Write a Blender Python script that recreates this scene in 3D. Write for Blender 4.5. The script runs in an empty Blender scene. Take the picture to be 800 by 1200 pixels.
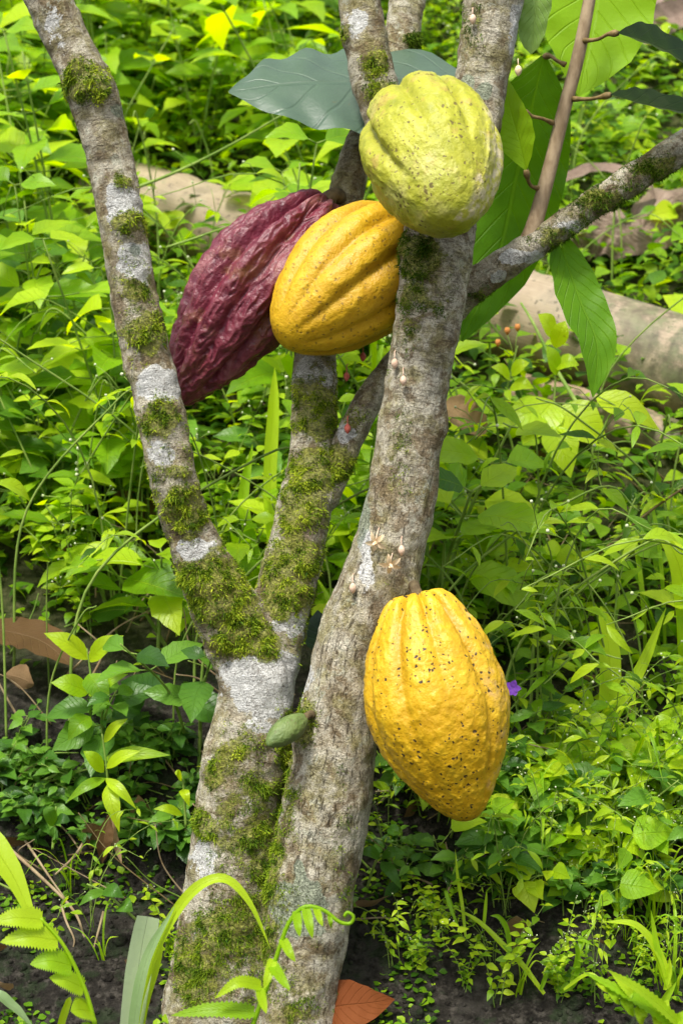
import bpy, math, random
import numpy as np
from mathutils import Vector, Matrix, Quaternion

random.seed(7); RNG = np.random.default_rng(7)
SC = bpy.context.scene
COL = SC.collection
D, ZC, F = 1.5, 0.444, 2027.0          # camera distance, height, focal length in photo pixels

def P(px, py, Y=0.0):
    s = (D + Y) / F
    return np.array([(px - 400) * s, Y, ZC - (py - 600) * s])
def W(w, Y=0.0): return w * (D + Y) / F
def to_px(p):
    s = F / (D + p[1]); return 400 + p[0] * s, 600 + (ZC - p[2]) * s

# ---------------------------------------------------------------- noise
def _hash(ix, iy, iz, seed):
    h = (ix.astype(np.int64) * 374761393 + iy.astype(np.int64) * 668265263 + iz.astype(np.int64) * 2147483647 + seed * 974711) & 0xFFFFFFFF
    h = ((h ^ (h >> 13)) * 1274126177) & 0xFFFFFFFF
    h = ((h ^ (h >> 16)) * 2246822519) & 0xFFFFFFFF
    return (h ^ (h >> 15)) & 0xFFFFFFFF
def noise3(p, seed=0):
    p = np.asarray(p, float); i = np.floor(p).astype(np.int64); f = p - i
    u = f * f * f * (f * (f * 6 - 15) + 10); out = np.zeros(len(p))
    for dx in (0, 1):
        for dy in (0, 1):
            for dz in (0, 1):
                h = _hash(i[:, 0] + dx, i[:, 1] + dy, i[:, 2] + dz, seed)
                g = np.stack([(h & 255) / 127.5 - 1, ((h >> 8) & 255) / 127.5 - 1, ((h >> 16) & 255) / 127.5 - 1], 1)
                d = g[:, 0] * (f[:, 0] - dx) + g[:, 1] * (f[:, 1] - dy) + g[:, 2] * (f[:, 2] - dz)
                w = (u[:, 0] if dx else 1 - u[:, 0]) * (u[:, 1] if dy else 1 - u[:, 1]) * (u[:, 2] if dz else 1 - u[:, 2])
                out += w * d
    return out
def fbm(p, seed=0, o=4):
    p = np.asarray(p, float); r = np.zeros(len(p)); a = 1.0
    for k in range(o):
        r += a * noise3(p * (2 ** k), seed + k); a *= 0.5
    return r
def smooth(a, b, x):
    t = np.clip((x - a) / (b - a), 0, 1); return t * t * (3 - 2 * t)
def nrm(v):
    v = np.asarray(v, float); return v / max(np.linalg.norm(v), 1e-9)

# ---------------------------------------------------------------- mesh accumulation
class Acc:
    def __init__(s): s.V = []; s.Fc = []; s.U = []; s.T = []; s.n = 0
    def add(s, V, Fc, U=None, tint=0.5):
        V = np.asarray(V, float); s.V.append(V); s.Fc.append(np.asarray(Fc, int) + s.n)
        s.U.append(np.zeros((len(V), 2)) if U is None else U)
        s.T.append(np.full(len(V), tint) if np.isscalar(tint) else tint); s.n += len(V)
    def tube(s, pts, rad, n=7, tint=0.5, cap=True):
        pts = np.asarray(pts, float); rad = np.broadcast_to(np.asarray(rad, float), (len(pts),)).copy()
        if cap:
            pts = np.vstack([pts[:1], pts, pts[-1:]]); rad = np.concatenate([[1e-5], rad, [1e-5]])
        V, Fc, UV = tube_arrays(pts, rad, n); s.add(V, Fc, UV, tint)
    def build(s, name, mat, parent=None, shade=True):
        V = np.vstack(s.V); Fc = np.vstack(s.Fc); U = np.vstack(s.U); T = np.concatenate(s.T)
        return mesh_obj(name, V, Fc, mat, parent, U, {'tint': T}, shade)

def frames(pts):
    t = np.gradient(pts, axis=0)
    L = np.linalg.norm(t, axis=1); 
    for i in range(len(t)):
        if L[i] < 1e-9: t[i] = t[i-1] if i else (pts[min(i+2, len(pts)-1)] - pts[i])
    t /= np.maximum(np.linalg.norm(t, axis=1, keepdims=True), 1e-9)
    a = np.zeros_like(t); r = np.array([1.0, 0, 0]) if abs(t[0][0]) < .9 else np.array([0, 1.0, 0])
    for i in range(len(t)):
        r = r - t[i] * r.dot(t[i]); r /= max(np.linalg.norm(r), 1e-9); a[i] = r
    return t, a, np.cross(t, a)
def tube_arrays(pts, rad, n):
    t, a, b = frames(pts); m = len(pts)
    th = np.arange(n) / n * 2 * math.pi
    V = pts[:, None, :] + rad[:, None, None] * (np.cos(th)[None, :, None] * a[:, None, :] + np.sin(th)[None, :, None] * b[:, None, :])
    s = np.concatenate([[0], np.cumsum(np.linalg.norm(np.diff(pts, axis=0), axis=1))])
    UV = np.stack([np.repeat(s[:, None], n, 1), np.repeat(th[None, :] / 6.283, m, 0)], 2).reshape(-1, 2)
    i = np.arange(m - 1)[:, None] * n; j = np.arange(n)[None, :]; k = (j + 1) % n
    Fc = np.stack([i + j, i + k, i + n + k, i + n + j], 2).reshape(-1, 4)
    return V.reshape(-1, 3), Fc, UV
def mesh_obj(name, V, Fc, mat, parent=None, U=None, attrs=None, shade=True):
    me = bpy.data.meshes.new(name)
    Fc = np.asarray(Fc, np.int32); k = Fc.shape[1]
    me.vertices.add(len(V)); me.vertices.foreach_set('co', np.asarray(V, np.float32).ravel())
    me.loops.add(Fc.size); me.loops.foreach_set('vertex_index', Fc.ravel())
    me.polygons.add(len(Fc)); me.polygons.foreach_set('loop_start', np.arange(0, Fc.size, k, dtype=np.int32))
    me.update(calc_edges=True); me.validate()
    if shade: me.polygons.foreach_set('use_smooth', np.ones(len(me.polygons), bool))
    if U is not None:
        uv = me.attributes.new('lf', 'FLOAT_VECTOR', 'POINT')
        uv.data.foreach_set('vector', np.concatenate([U, np.zeros((len(U), 1))], 1).astype(np.float32).ravel())
    for an, av in (attrs or {}).items():
        av = np.asarray(av, np.float32)
        if av.ndim == 1: me.attributes.new(an, 'FLOAT', 'POINT').data.foreach_set('value', av)
        else: me.attributes.new(an, 'FLOAT_VECTOR', 'POINT').data.foreach_set('vector', av.ravel())
    me.materials.append(mat)
    o = bpy.data.objects.new(name, me); COL.objects.link(o)
    if parent: o.parent = parent; o.matrix_parent_inverse = parent.matrix_basis.inverted()
    return o
def tag(o, label=None, cat=None, group=None, kind=None):
    if label: o['label'] = label
    if cat: o['category'] = cat
    if group: o['group'] = group
    if kind: o['kind'] = kind
    return o
def empty(name, loc, label, cat, group=None):
    o = bpy.data.objects.new(name, None); COL.objects.link(o); o.location = Vector(loc); o.empty_display_size = .02
    return tag(o, label, cat, group)
def copy_tree(o, parent=None):
    c = o.copy(); COL.objects.link(c)
    if parent: c.parent = parent
    for ch in list(o.children): copy_tree(ch, c)
    return c
def spline(pts, n):
    """Catmull-Rom through rows of any width."""
    p = np.asarray(pts, float); p = np.vstack([2 * p[0] - p[1], p, 2 * p[-1] - p[-2]]); m = len(p) - 3
    out = []
    for x in np.linspace(0, m, n):
        i = min(int(x), m - 1); t = x - i; a, b, c, d = p[i:i + 4]
        out.append(.5 * (2 * b + (c - a) * t + (2 * a - 5 * b + 4 * c - d) * t * t + (3 * b - a - 3 * c + d) * t ** 3))
    return np.array(out)

# ---------------------------------------------------------------- material helpers
class NT:
    def __init__(s, name):
        s.m = bpy.data.materials.new(name); s.m.use_nodes = True; s.t = s.m.node_tree; s.t.nodes.clear()
        s.out = s.n('ShaderNodeOutputMaterial')
    def n(s, typ, **kw):
        x = s.t.nodes.new(typ)
        for k, v in kw.items(): setattr(x, k, v)
        return x
    def l(s, a, b): s.t.links.new(a, b)
    def put(s, inp, v):
        if hasattr(v, 'is_linked') or isinstance(v, bpy.types.NodeSocket): s.l(v, inp)
        else:
            if isinstance(v, (tuple, list)) and len(v) == 3 and inp.type == 'RGBA': v = (*v, 1)
            inp.default_value = v
    def attr(s, name, out='Fac'):
        return s.n('ShaderNodeAttribute', attribute_name=name).outputs[out]
    def math(s, op, a, b=None, c=None, clamp=False):
        x = s.n('ShaderNodeMath', operation=op, use_clamp=clamp); s.put(x.inputs[0], a)
        if b is not None: s.put(x.inputs[1], b)
        if c is not None: s.put(x.inputs[2], c)
        return x.outputs[0]
    def vmul(s, v, k):
        x = s.n('ShaderNodeVectorMath', operation='MULTIPLY'); s.put(x.inputs[0], v); x.inputs[1].default_value = k; return x.outputs[0]
    def vadd(s, a, b):
        x = s.n('ShaderNodeVectorMath', operation='ADD'); s.put(x.inputs[0], a); s.put(x.inputs[1], b); return x.outputs[0]
    def noise(s, vec, scale, detail=4, rough=.55, out='Fac', dist=0):
        x = s.n('ShaderNodeTexNoise'); s.put(x.inputs['Vector'], vec); x.inputs['Scale'].default_value = scale
        x.inputs['Detail'].default_value = detail; x.inputs['Roughness'].default_value = rough; x.inputs['Distortion'].default_value = dist
        return x.outputs[out]
    def voro(s, vec, scale, feature='F1', out='Distance', rnd=1):
        x = s.n('ShaderNodeTexVoronoi', feature=feature); s.put(x.inputs['Vector'], vec); x.inputs['Scale'].default_value = scale
        x.inputs['Randomness'].default_value = rnd
        return x.outputs[out]
    def ss(s, a, b, x):
        y = s.n('ShaderNodeMapRange', interpolation_type='SMOOTHSTEP'); s.put(y.inputs['Value'], x)
        y.inputs['From Min'].default_value = a; y.inputs['From Max'].default_value = b
        return y.outputs[0]
    def mix(s, f, a, b, mode='MIX'):
        x = s.n('ShaderNodeMix', data_type='RGBA', blend_type=mode); s.put(x.inputs[0], f); s.put(x.inputs[6], a); s.put(x.inputs[7], b)
        return x.outputs[2]
    def ramp(s, f, stops):
        x = s.n('ShaderNodeValToRGB'); s.put(x.inputs[0], f); e = x.color_ramp.elements
        while len(e) < len(stops): e.new(.5)
        for q, (p, c) in zip(e, stops): q.position = p; q.color = (*c, 1)
        return x.outputs[0]
    def bump(s, h, strength, dist, normal=None):
        x = s.n('ShaderNodeBump'); s.put(x.inputs['Height'], h); x.inputs['Strength'].default_value = strength; x.inputs['Distance'].default_value = dist
        if normal is not None: s.l(normal, x.inputs['Normal'])
        return x.outputs[0]
    def bsdf(s, color, rough=.6, spec=.3, normal=None, **kw):
        x = s.n('ShaderNodeBsdfPrincipled'); s.put(x.inputs['Base Color'], color); s.put(x.inputs['Roughness'], rough); s.put(x.inputs['Specular IOR Level'], spec)
        if normal is not None: s.l(normal, x.inputs['Normal'])
        for k, v in kw.items(): s.put(x.inputs[k], v)
        return x.outputs[0]
    def done(s, sh): s.l(sh, s.out.inputs[0]); return s.m

def leaf_mat(name, dark, mid, bright, trans=.45, rough=.42, spec=.35, vein=9.0, veinc=.25, back=None, vary=.35, damage=.0):
    """Leaf blade: lf = (along 0..1, across -1..1); tint chooses dark..bright; midrib, side veins, blotches."""
    s = NT(name); uv = s.attr('lf', 'Vector'); tint = s.attr('tint')
    sep = s.n('ShaderNodeSeparateXYZ'); s.l(uv, sep.inputs[0]); u, v = sep.outputs[0], sep.outputs[1]
    av = s.math('ABSOLUTE', v)
    oi = s.n('ShaderNodeObjectInfo').outputs['Random']
    geo = s.n('ShaderNodeNewGeometry')
    pos = s.n('ShaderNodeTexCoord').outputs['Object']
    t = s.math('ADD', tint, s.math('MULTIPLY', s.math('SUBTRACT', oi, .5), vary))
    t = s.math('ADD', t, s.math('MULTIPLY', s.math('SUBTRACT', s.noise(pos, 28, 3), .5), .5))
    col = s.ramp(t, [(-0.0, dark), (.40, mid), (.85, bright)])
    ph = s.math('MULTIPLY_ADD', s.math('SUBTRACT', u, s.math('MULTIPLY', av, .22)), vein, .0)
    fr = s.math('ABSOLUTE', s.math('SUBTRACT', s.math('FRACT', ph), .5))
    side = s.ss(.085, .0, fr)
    mid_ = s.ss(.06, .015, av)
    vn = s.math('MAXIMUM', s.math('MULTIPLY', side, .6), mid_)
    vcol = s.mix(.5, col, bright)
    col = s.mix(s.math('MULTIPLY', vn, veinc), col, vcol)
    if damage > 0:
        b = s.ss(.70, .76, s.noise(pos, 60, 3, .6))
        col = s.mix(s.math('MULTIPLY', b, damage), col, (.16, .10, .02))
    if back is not None: col = s.mix(geo.outputs['Backfacing'], col, back)
    h = s.math('ADD', s.math('MULTIPLY', vn, -1.0), s.math('MULTIPLY', s.noise(pos, 220, 2), .3))
    nb = s.bump(h, .5, .0025)
    p = s.bsdf(col, rough, spec, nb)
    tr = s.n('ShaderNodeBsdfTranslucent')
    hs = s.n('ShaderNodeHueSaturation'); hs.inputs['Hue'].default_value = .485; hs.inputs['Saturation'].default_value = 1.12; hs.inputs['Value'].default_value = 1.35
    s.l(col, hs.inputs['Color']); s.l(hs.outputs[0], tr.inputs['Color']); s.l(nb, tr.inputs['Normal'])
    mx = s.n('ShaderNodeMixShader'); mx.inputs[0].default_value = trans; s.l(p, mx.inputs[1]); s.l(tr.outputs[0], mx.inputs[2])
    return s.done(mx.outputs[0])

def simple_mat(name, c1, c2, scale=60, rough=.7, spec=.25, bump=.3, stretch=(1, 1, 1)):
    s = NT(name); pos = s.vmul(s.n('ShaderNodeTexCoord').outputs['Object'], stretch)
    n = s.noise(pos, scale, 5); n2 = s.noise(pos, scale * 4, 4)
    col = s.mix(s.ss(.3, .7, n), c1, c2)
    return s.done(s.bsdf(col, rough, spec, s.bump(n2, bump, .002)))

M = {}
M['weed'] = leaf_mat('weed_leaf', (.055, .17, .004), (.25, .48, .006), (.52, .70, .014), .55, .40, .5, veinc=.4, damage=.5)
M['weed_dark'] = leaf_mat('shade_weed_leaf', (.02, .07, .010), (.07, .19, .018), (.16, .34, .03), .42, .36)  # dark leaf colour; paints in shade on the lower bank weeds
M['weed_yellow'] = leaf_mat('yellow_green_leaf', (.12, .28, .006), (.28, .52, .010), (.54, .70, .02), .52, damage=.5)
M['small'] = leaf_mat('small_weed_leaf', (.055, .16, .006), (.25, .47, .008), (.50, .67, .018), .54, .42, .45, vein=6)
M['cover'] = leaf_mat('cover_leaf', (.03, .10, .005), (.14, .32, .008), (.37, .57, .014), .48, vein=5)
M['grass'] = leaf_mat('grass_blade', (.09, .23, .008), (.25, .48, .01), (.46, .65, .02), .5, vein=0.0, veinc=.2)
M['grass_pale'] = leaf_mat('pale_grass_blade', (.16, .28, .10), (.30, .42, .20), (.42, .52, .32), .45, .35, .5, vein=0.0, veinc=.3)
M['fern'] = leaf_mat('fern_leaflet', (.16, .34, .005), (.28, .50, .008), (.42, .60, .015), .5, vein=14)
M['cacao_under'] = leaf_mat('cacao_leaf_underside', (.05, .15, .008), (.13, .31, .010), (.28, .50, .016), .55, .5, .25, vein=11, veinc=.35, vary=.1, damage=.2)
M['cacao_top'] = leaf_mat('cacao_leaf_top', (.025, .052, .034), (.052, .092, .062), (.09, .15, .09), .12, .40, .6, vein=7, veinc=.12, vary=.1, damage=.35)  # grey in the green is the upper face's sky sheen, painted in
M['cacao_young'] = leaf_mat('cacao_leaf_young', (.09, .17, .03), (.16, .27, .06), (.24, .36, .09), .35, .5, .3, vein=12, veinc=.4, vary=.1)
M['stem'] = simple_mat('weed_stem', (.13, .23, .03), (.25, .34, .07), 40, .6)
M['stem_brown'] = simple_mat('brown_stem', (.12, .08, .03), (.20, .15, .07), 60, .7)
M['dry'] = simple_mat('dry_stick', (.22, .15, .08), (.36, .28, .17), 90, .8, stretch=(1, 1, .3))
M['dry_leaf'] = leaf_mat('dry_leaf', (.10, .055, .02), (.20, .12, .05), (.33, .22, .12), .15, .7, .2, vein=12, veinc=.3)
M['red_leaf'] = leaf_mat('red_brown_leaf', (.08, .022, .006), (.15, .042, .011), (.21, .07, .02), .12, .75, .12, vein=10, veinc=.3)
M['white_petal'] = simple_mat('white_petal', (.70, .72, .62), (.82, .82, .74), 200, .6)
M['head'] = simple_mat('pale_flower_head', (.42, .52, .22), (.72, .74, .56), 300, .6)
M['cream_petal'] = simple_mat('cream_petal', (.72, .52, .30), (.80, .66, .44), 300, .6)
M['pink_bud'] = simple_mat('pink_bud', (.60, .40, .28), (.74, .56, .42), 300, .55)
M['red_bud'] = simple_mat('red_bud', (.50, .10, .08), (.62, .18, .12), 300, .55)
M['orange_bud'] = simple_mat('orange_bud', (.60, .18, .05), (.70, .30, .08), 300, .6)
M['purple'] = simple_mat('purple_petal', (.22, .06, .55), (.35, .12, .70), 300, .55)

# moss
s = NT('moss_blade'); tn = s.attr('tint')
col = s.ramp(tn, [(0, (.03, .085, .006)), (.35, (.19, .29, .012)), (.65, (.42, .51, .025)), (1, (.64, .70, .07))])
p_ = s.bsdf(col, .75, .15); tr = s.n('ShaderNodeBsdfTranslucent'); s.l(col, tr.inputs[0])
mx = s.n('ShaderNodeMixShader'); mx.inputs[0].default_value = .3; s.l(p_, mx.inputs[1]); s.l(tr.outputs[0], mx.inputs[2])
M['moss'] = s.done(mx.outputs[0])

# bark: attribute 'bark' = straightened coordinates (across, across, along)
def bark_mat():
    s = NT('cacao_bark'); b = s.attr('bark', 'Vector'); moss = s.attr('moss'); lich = s.attr('lichen'); rough_ = s.attr('fissure'); teal = s.attr('teal')
    b = s.vadd(b, s.vmul(s.noise(b, 60, 3, .6, out='Color'), (.006, .006, .006)))
    inv = s.math('SUBTRACT', 1.0, rough_)
    big = s.noise(b, 26, 5, .65); med = s.noise(b, 90, 6, .68); fine = s.noise(b, 480, 5, .7); grit = s.noise(b, 1100, 3, .7)
    fis = s.noise(s.vmul(b, (1, 1, .14)), 400, 5, .7); fis2 = s.noise(s.vmul(b, (1, 1, .2)), 620, 4, .65)
    ring = s.noise(s.vmul(b, (.22, .22, 1.5)), 330, 5, .65)
    t = s.math('ADD', s.math('MULTIPLY', med, .62), s.math('MULTIPLY', fine, .38))
    base = s.ramp(t, [(.32, (.11, .088, .058)), (.44, (.265, .225, .165)), (.54, (.43, .385, .305)), (.68, (.62, .58, .50))])
    grey = s.ramp(t, [(.32, (.25, .23, .195)), (.45, (.47, .445, .39)), (.55, (.63, .61, .55)), (.68, (.78, .76, .71))])
    col = s.mix(s.ss(.36, .54, big), base, grey)
    olive = s.ss(.44, .62, s.noise(b, 40, 6, .7))
    col = s.mix(s.math('MULTIPLY', olive, .75), col, s.ramp(t, [(.34, (.07, .065, .02)), (.48, (.22, .20, .065)), (.64, (.41, .38, .18))]))
    brown = s.ss(.50, .60, s.noise(b, 31, 6, .7, dist=.5))
    col = s.mix(s.math('MULTIPLY', brown, .8), col, s.ramp(t, [(.34, (.06, .042, .024)), (.48, (.165, .12, .070)), (.64, (.32, .25, .155))]))
    spk = s.math('MULTIPLY', s.ss(.55, .60, s.noise(b, 75, 7, .75)), s.ss(.44, .56, s.noise(b, 17, 3)))
    col = s.mix(s.math('MULTIPLY', spk, .75), col, s.ramp(fine, [(.35, (.34, .36, .30)), (.65, (.66, .68, .62))]))
    crack = s.math('MAXIMUM', s.ss(.43, .34, fis), s.math('MULTIPLY', s.ss(.40, .32, fis2), .6)); cr = s.math('MULTIPLY', crack, rough_)
    col = s.mix(s.math('MULTIPLY', cr, .88), col, (.045, .032, .018))
    rc = s.math('MULTIPLY', s.ss(.45, .36, ring), inv); col = s.mix(s.math('MULTIPLY', rc, .55), col, (.14, .115, .085))
    le = s.math('ADD', lich, s.math('MULTIPLY', s.math('SUBTRACT', s.noise(b, 70, 7, .72), .5), 1.2))
    lm = s.ss(.37, .42, le)
    lc = s.ramp(s.noise(s.vmul(b, (.5, .5, 1)), 420, 5, .75), [(.30, (.30, .285, .265)), (.40, (.66, .66, .64)), (.52, (.82, .83, .82)), (.7, (.88, .89, .88))])
    sq = s.math('MULTIPLY', s.ss(.03, .012, s.math('ABSOLUTE', s.math('SUBTRACT', s.noise(s.vmul(b, (.6, .6, 1)), 210, 4, .6, dist=1.0), .5))), s.ss(.42, .55, s.noise(b, 90, 3)))
    lc = s.mix(s.math('MULTIPLY', sq, .75), lc, (.16, .14, .12))
    col = s.mix(s.math('MULTIPLY', lm, .94), col, lc)
    te = s.ss(.45, .55, s.math('ADD', teal, s.math('MULTIPLY', s.math('SUBTRACT', s.noise(b, 90, 7, .75), .5), 1.3)))
    tc = s.ramp(fine, [(.35, (.13, .165, .13)), (.55, (.34, .40, .33)), (.7, (.58, .63, .54))])
    col = s.mix(s.math('MULTIPLY', te, .88), col, tc)
    mn = s.noise(b, 75, 7, .75)
    me_ = s.ss(.36, .60, s.math('ADD', moss, s.math('MULTIPLY', s.math('SUBTRACT', mn, .5), 2.0)))
    mc = s.ramp(s.noise(b, 420, 5, .75), [(.32, (.045, .055, .012)), (.46, (.17, .19, .03)), (.58, (.32, .35, .06)), (.70, (.48, .49, .14))])
    col = s.mix(s.math('MULTIPLY', me_, .85), col, mc)
    col = s.mix(s.ss(.52, .36, grit), col, s.mix(.55, col, (.07, .055, .036)))
    col = s.mix(s.math('SUBTRACT', 1.0, s.math('MULTIPLY', lm, .8)), col, (1.14, 1.10, .97), 'MULTIPLY')
    h = s.math('ADD', s.math('MULTIPLY', fine, .7), s.math('MULTIPLY', med, .9))
    h = s.math('SUBTRACT', h, s.math('MULTIPLY', cr, .9))
    h = s.math('SUBTRACT', h, s.math('MULTIPLY', rc, .35))
    h = s.math('ADD', h, s.math('MULTIPLY', me_, s.math('MULTIPLY', mn, .6)))
    return s.done(s.bsdf(col, .9, .15, s.bump(h, 1.0, .0055)))
M['bark'] = bark_mat()

def pod_mat(name, c_dark, c_mid, c_light, groove, speck, speck_amt, rough=.42, patch=None, sheen=None, spec=.4, bumpk=.5):
    s = NT(name); pos = s.n('ShaderNodeTexCoord').outputs['Object']; gr = s.attr('groove'); lf = s.attr('lf', 'Vector'); wart = s.attr('wart')
    n1 = s.noise(pos, 22, 4, .6); n2 = s.noise(pos, 130, 4, .6)
    t = s.math('ADD', s.math('MULTIPLY', n1, .6), s.math('MULTIPLY', n2, .4))
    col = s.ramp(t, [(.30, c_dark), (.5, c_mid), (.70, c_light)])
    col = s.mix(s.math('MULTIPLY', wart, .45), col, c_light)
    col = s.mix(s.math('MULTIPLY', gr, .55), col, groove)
    if patch:
        for (c, k, sc, lo, hi) in patch:
            col = s.mix(s.math('MULTIPLY', s.ss(lo, hi, s.noise(pos, sc, 5, .65)), k), col, c)
    if sheen is not None:
        col = s.mix(s.math('MULTIPLY', s.attr('sheen_scar'), .8), col, s.mix(s.ss(.4, .6, n2), sheen, c_light))  # pale flank: sheen painted on the yellow pod's right side, scar on the lime
    # specks: small irregular dark dots, denser in noise patches
    wob = s.vadd(pos, s.vmul(s.noise(pos, 240, 3, .6, out='Color'), (.006, .006, .006)))
    reg = s.noise(pos, 26, 3, .6)
    v1 = s.voro(wob, 300); rr = s.voro(wob, 300, out='Color')
    sp = s.n('ShaderNodeSeparateColor'); s.l(rr, sp.inputs[0])
    size = s.math('MULTIPLY', s.math('POWER', sp.outputs[0], 1.9), .50)
    size = s.math('MULTIPLY', size, s.math('MULTIPLY_ADD', s.ss(.34, .56, reg), .85, .2))
    d = s.math('SUBTRACT', size, v1); m1 = s.ss(.0, .07, d)
    v2 = s.voro(s.vmul(wob, (1, 1, .55)), 75); r2 = s.voro(s.vmul(wob, (1, 1, .55)), 75, out='Color'); sp2 = s.n('ShaderNodeSeparateColor'); s.l(r2, sp2.inputs[0])
    size2 = s.math('MULTIPLY', s.math('POWER', sp2.outputs[1], 5.0), s.math('MULTIPLY', s.ss(.40, .6, reg), .28))
    m2 = s.ss(.0, .1, s.math('SUBTRACT', size2, s.math('ADD', v2, s.math('MULTIPLY', n2, .1))))
    m = s.math('MULTIPLY', s.math('MAXIMUM', m1, m2), speck_amt, clamp=True)
    col = s.mix(m, col, speck)
    scar_l = s.math('MULTIPLY', s.ss(.018, .006, s.math('ABSOLUTE', s.math('SUBTRACT', s.noise(pos, 45, 3, .6, dist=1.2), .5))), s.ss(.58, .68, s.noise(pos, 33, 2)))
    col = s.mix(s.math('MULTIPLY', scar_l, .5 * min(1, speck_amt)), col, speck)
    h = s.math('ADD', s.noise(pos, 420, 3, .6), s.math('MULTIPLY', s.noise(pos, 150, 3), 1.2))
    h = s.math('SUBTRACT', h, s.math('MULTIPLY', m, .4))
    ro = s.math('MULTIPLY_ADD', s.noise(pos, 80, 3), .25, rough - .1)
    return s.done(s.bsdf(col, ro, spec, s.bump(h, bumpk, .0016), **{'Subsurface Weight': .06, 'Subsurface Radius': (.006, .004, .001)}))
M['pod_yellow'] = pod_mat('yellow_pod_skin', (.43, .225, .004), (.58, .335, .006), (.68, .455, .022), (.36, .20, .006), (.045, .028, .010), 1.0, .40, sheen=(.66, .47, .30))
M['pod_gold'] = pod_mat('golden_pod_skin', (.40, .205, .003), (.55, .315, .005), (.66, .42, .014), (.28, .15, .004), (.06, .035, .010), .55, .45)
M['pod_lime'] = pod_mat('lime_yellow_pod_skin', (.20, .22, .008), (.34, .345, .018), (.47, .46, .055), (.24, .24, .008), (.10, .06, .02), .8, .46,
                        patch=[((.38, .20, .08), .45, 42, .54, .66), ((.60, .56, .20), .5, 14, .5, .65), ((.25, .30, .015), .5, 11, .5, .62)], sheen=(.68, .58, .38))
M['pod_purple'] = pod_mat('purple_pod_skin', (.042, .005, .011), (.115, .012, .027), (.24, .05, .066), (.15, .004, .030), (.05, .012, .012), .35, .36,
                          patch=[((.24, .11, .05), .6, 30, .52, .66), ((.34, .16, .15), .4, 18, .52, .66)], spec=.5, bumpk=.6)
M['pod_green'] = pod_mat('green_pod_skin', (.06, .10, .022), (.105, .16, .04), (.17, .23, .07), (.05, .08, .02), (.08, .05, .02), .3, .5)
M['stalk'] = simple_mat('pod_stalk', (.07, .05, .025), (.16, .12, .06), 120, .8, bump=.6)

s = NT('dry_sheath'); lf = s.attr('lf', 'Vector'); pos = s.n('ShaderNodeTexCoord').outputs['Object']; geo = s.n('ShaderNodeNewGeometry')
st = s.noise(s.vmul(lf, (2.2, 9, 1)), 4, 6, .65); col = s.ramp(st, [(.3, (.07, .045, .03)), (.48, (.22, .15, .11)), (.66, (.44, .34, .27))])
col = s.mix(s.math('MULTIPLY', s.ss(.55, .68, s.noise(pos, 40, 6, .7)), .6), col, (.10, .065, .04))
M['sheath'] = s.done(s.bsdf(col, .6, .3, s.bump(s.math('ADD', st, s.noise(pos, 150, 4)), .7, .004)))
# soil
s = NT('dark_soil'); pos = s.n('ShaderNodeTexCoord').outputs['Object']
n1 = s.noise(pos, 14, 6, .65); n2 = s.noise(pos, 120, 6, .7); n3 = s.noise(pos, 45, 5, .6)
col = s.ramp(n2, [(.3, (.005, .004, .003)), (.5, (.02, .017, .013)), (.68, (.085, .075, .062))])
col = s.mix(s.ss(.52, .66, n1), col, s.ramp(n3, [(.35, (.018, .015, .012)), (.65, (.085, .078, .066))]))
col = s.mix(s.math('MULTIPLY', s.ss(.48, .62, n3), .6), col, (.018, .036, .010))
yy = s.n('ShaderNodeSeparateXYZ'); s.l(pos, yy.inputs[0])
col = s.mix(s.math('MULTIPLY', s.ss(.22, .42, yy.outputs[1]), .8), col, s.ramp(n2, [(.3, (.022, .030, .008)), (.5, (.055, .065, .018)), (.7, (.12, .12, .045))]))
M['soil'] = s.done(s.bsdf(col, .9, .2, s.bump(s.math('ADD', n2, s.math('MULTIPLY', n3, 1.5)), 1.0, .008)))

# bamboo
def bamboo_mat(name, c1, c2, c3):
    s = NT(name); lf = s.attr('lf', 'Vector'); pos = s.n('ShaderNodeTexCoord').outputs['Object']
    st = s.n('ShaderNodeCombineXYZ'); sp = s.n('ShaderNodeSeparateXYZ'); s.l(lf, sp.inputs[0])
    s.l(sp.outputs[0], st.inputs[0]); s.put(st.inputs[1], s.math('MULTIPLY', sp.outputs[1], 6.0))
    streak = s.noise(s.vmul(st.outputs[0], (3, 14, 1)), 3, 5, .6); bl = s.noise(pos, 16, 5, .65)
    col = s.ramp(s.math('ADD', s.math('MULTIPLY', streak, .45), s.math('MULTIPLY', bl, .55)), [(.3, c1), (.5, c2), (.7, c3)])
    col = s.mix(s.math('MULTIPLY', s.ss(.55, .7, bl), .55), col, (.11, .085, .055))
    col = s.mix(s.math('MULTIPLY', s.ss(.60, .68, s.noise(pos, 34, 5, .7)), .5), col, (.10, .15, .06))
    col = s.mix(s.math('MULTIPLY', s.ss(.62, .66, s.noise(pos, 120, 4, .6)), .7), col, (.06, .045, .03))
    px_ = s.n('ShaderNodeSeparateXYZ'); s.l(pos, px_.inputs[0])
    wet = s.math('MULTIPLY', s.ss(.20, .42, px_.outputs[0]), s.ss(.36, .54, s.noise(pos, 20, 6, .7)))
    col = s.mix(s.math('MULTIPLY', wet, .85), col, s.ramp(s.noise(pos, 60, 4), [(.35, (.035, .035, .018)), (.65, (.13, .15, .07))]))
    return s.done(s.bsdf(col, .6, .3, s.bump(s.math('ADD', s.math('MULTIPLY', streak, .3), s.math('MULTIPLY', s.noise(pos, 200, 3), .6)), .35, .002)))
M['bamboo'] = bamboo_mat('dry_bamboo', (.18, .135, .09), (.33, .255, .175), (.49, .405, .295))
M['deadwood'] = bamboo_mat('dead_wood', (.22, .14, .09), (.38, .26, .18), (.50, .38, .28))

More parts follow.
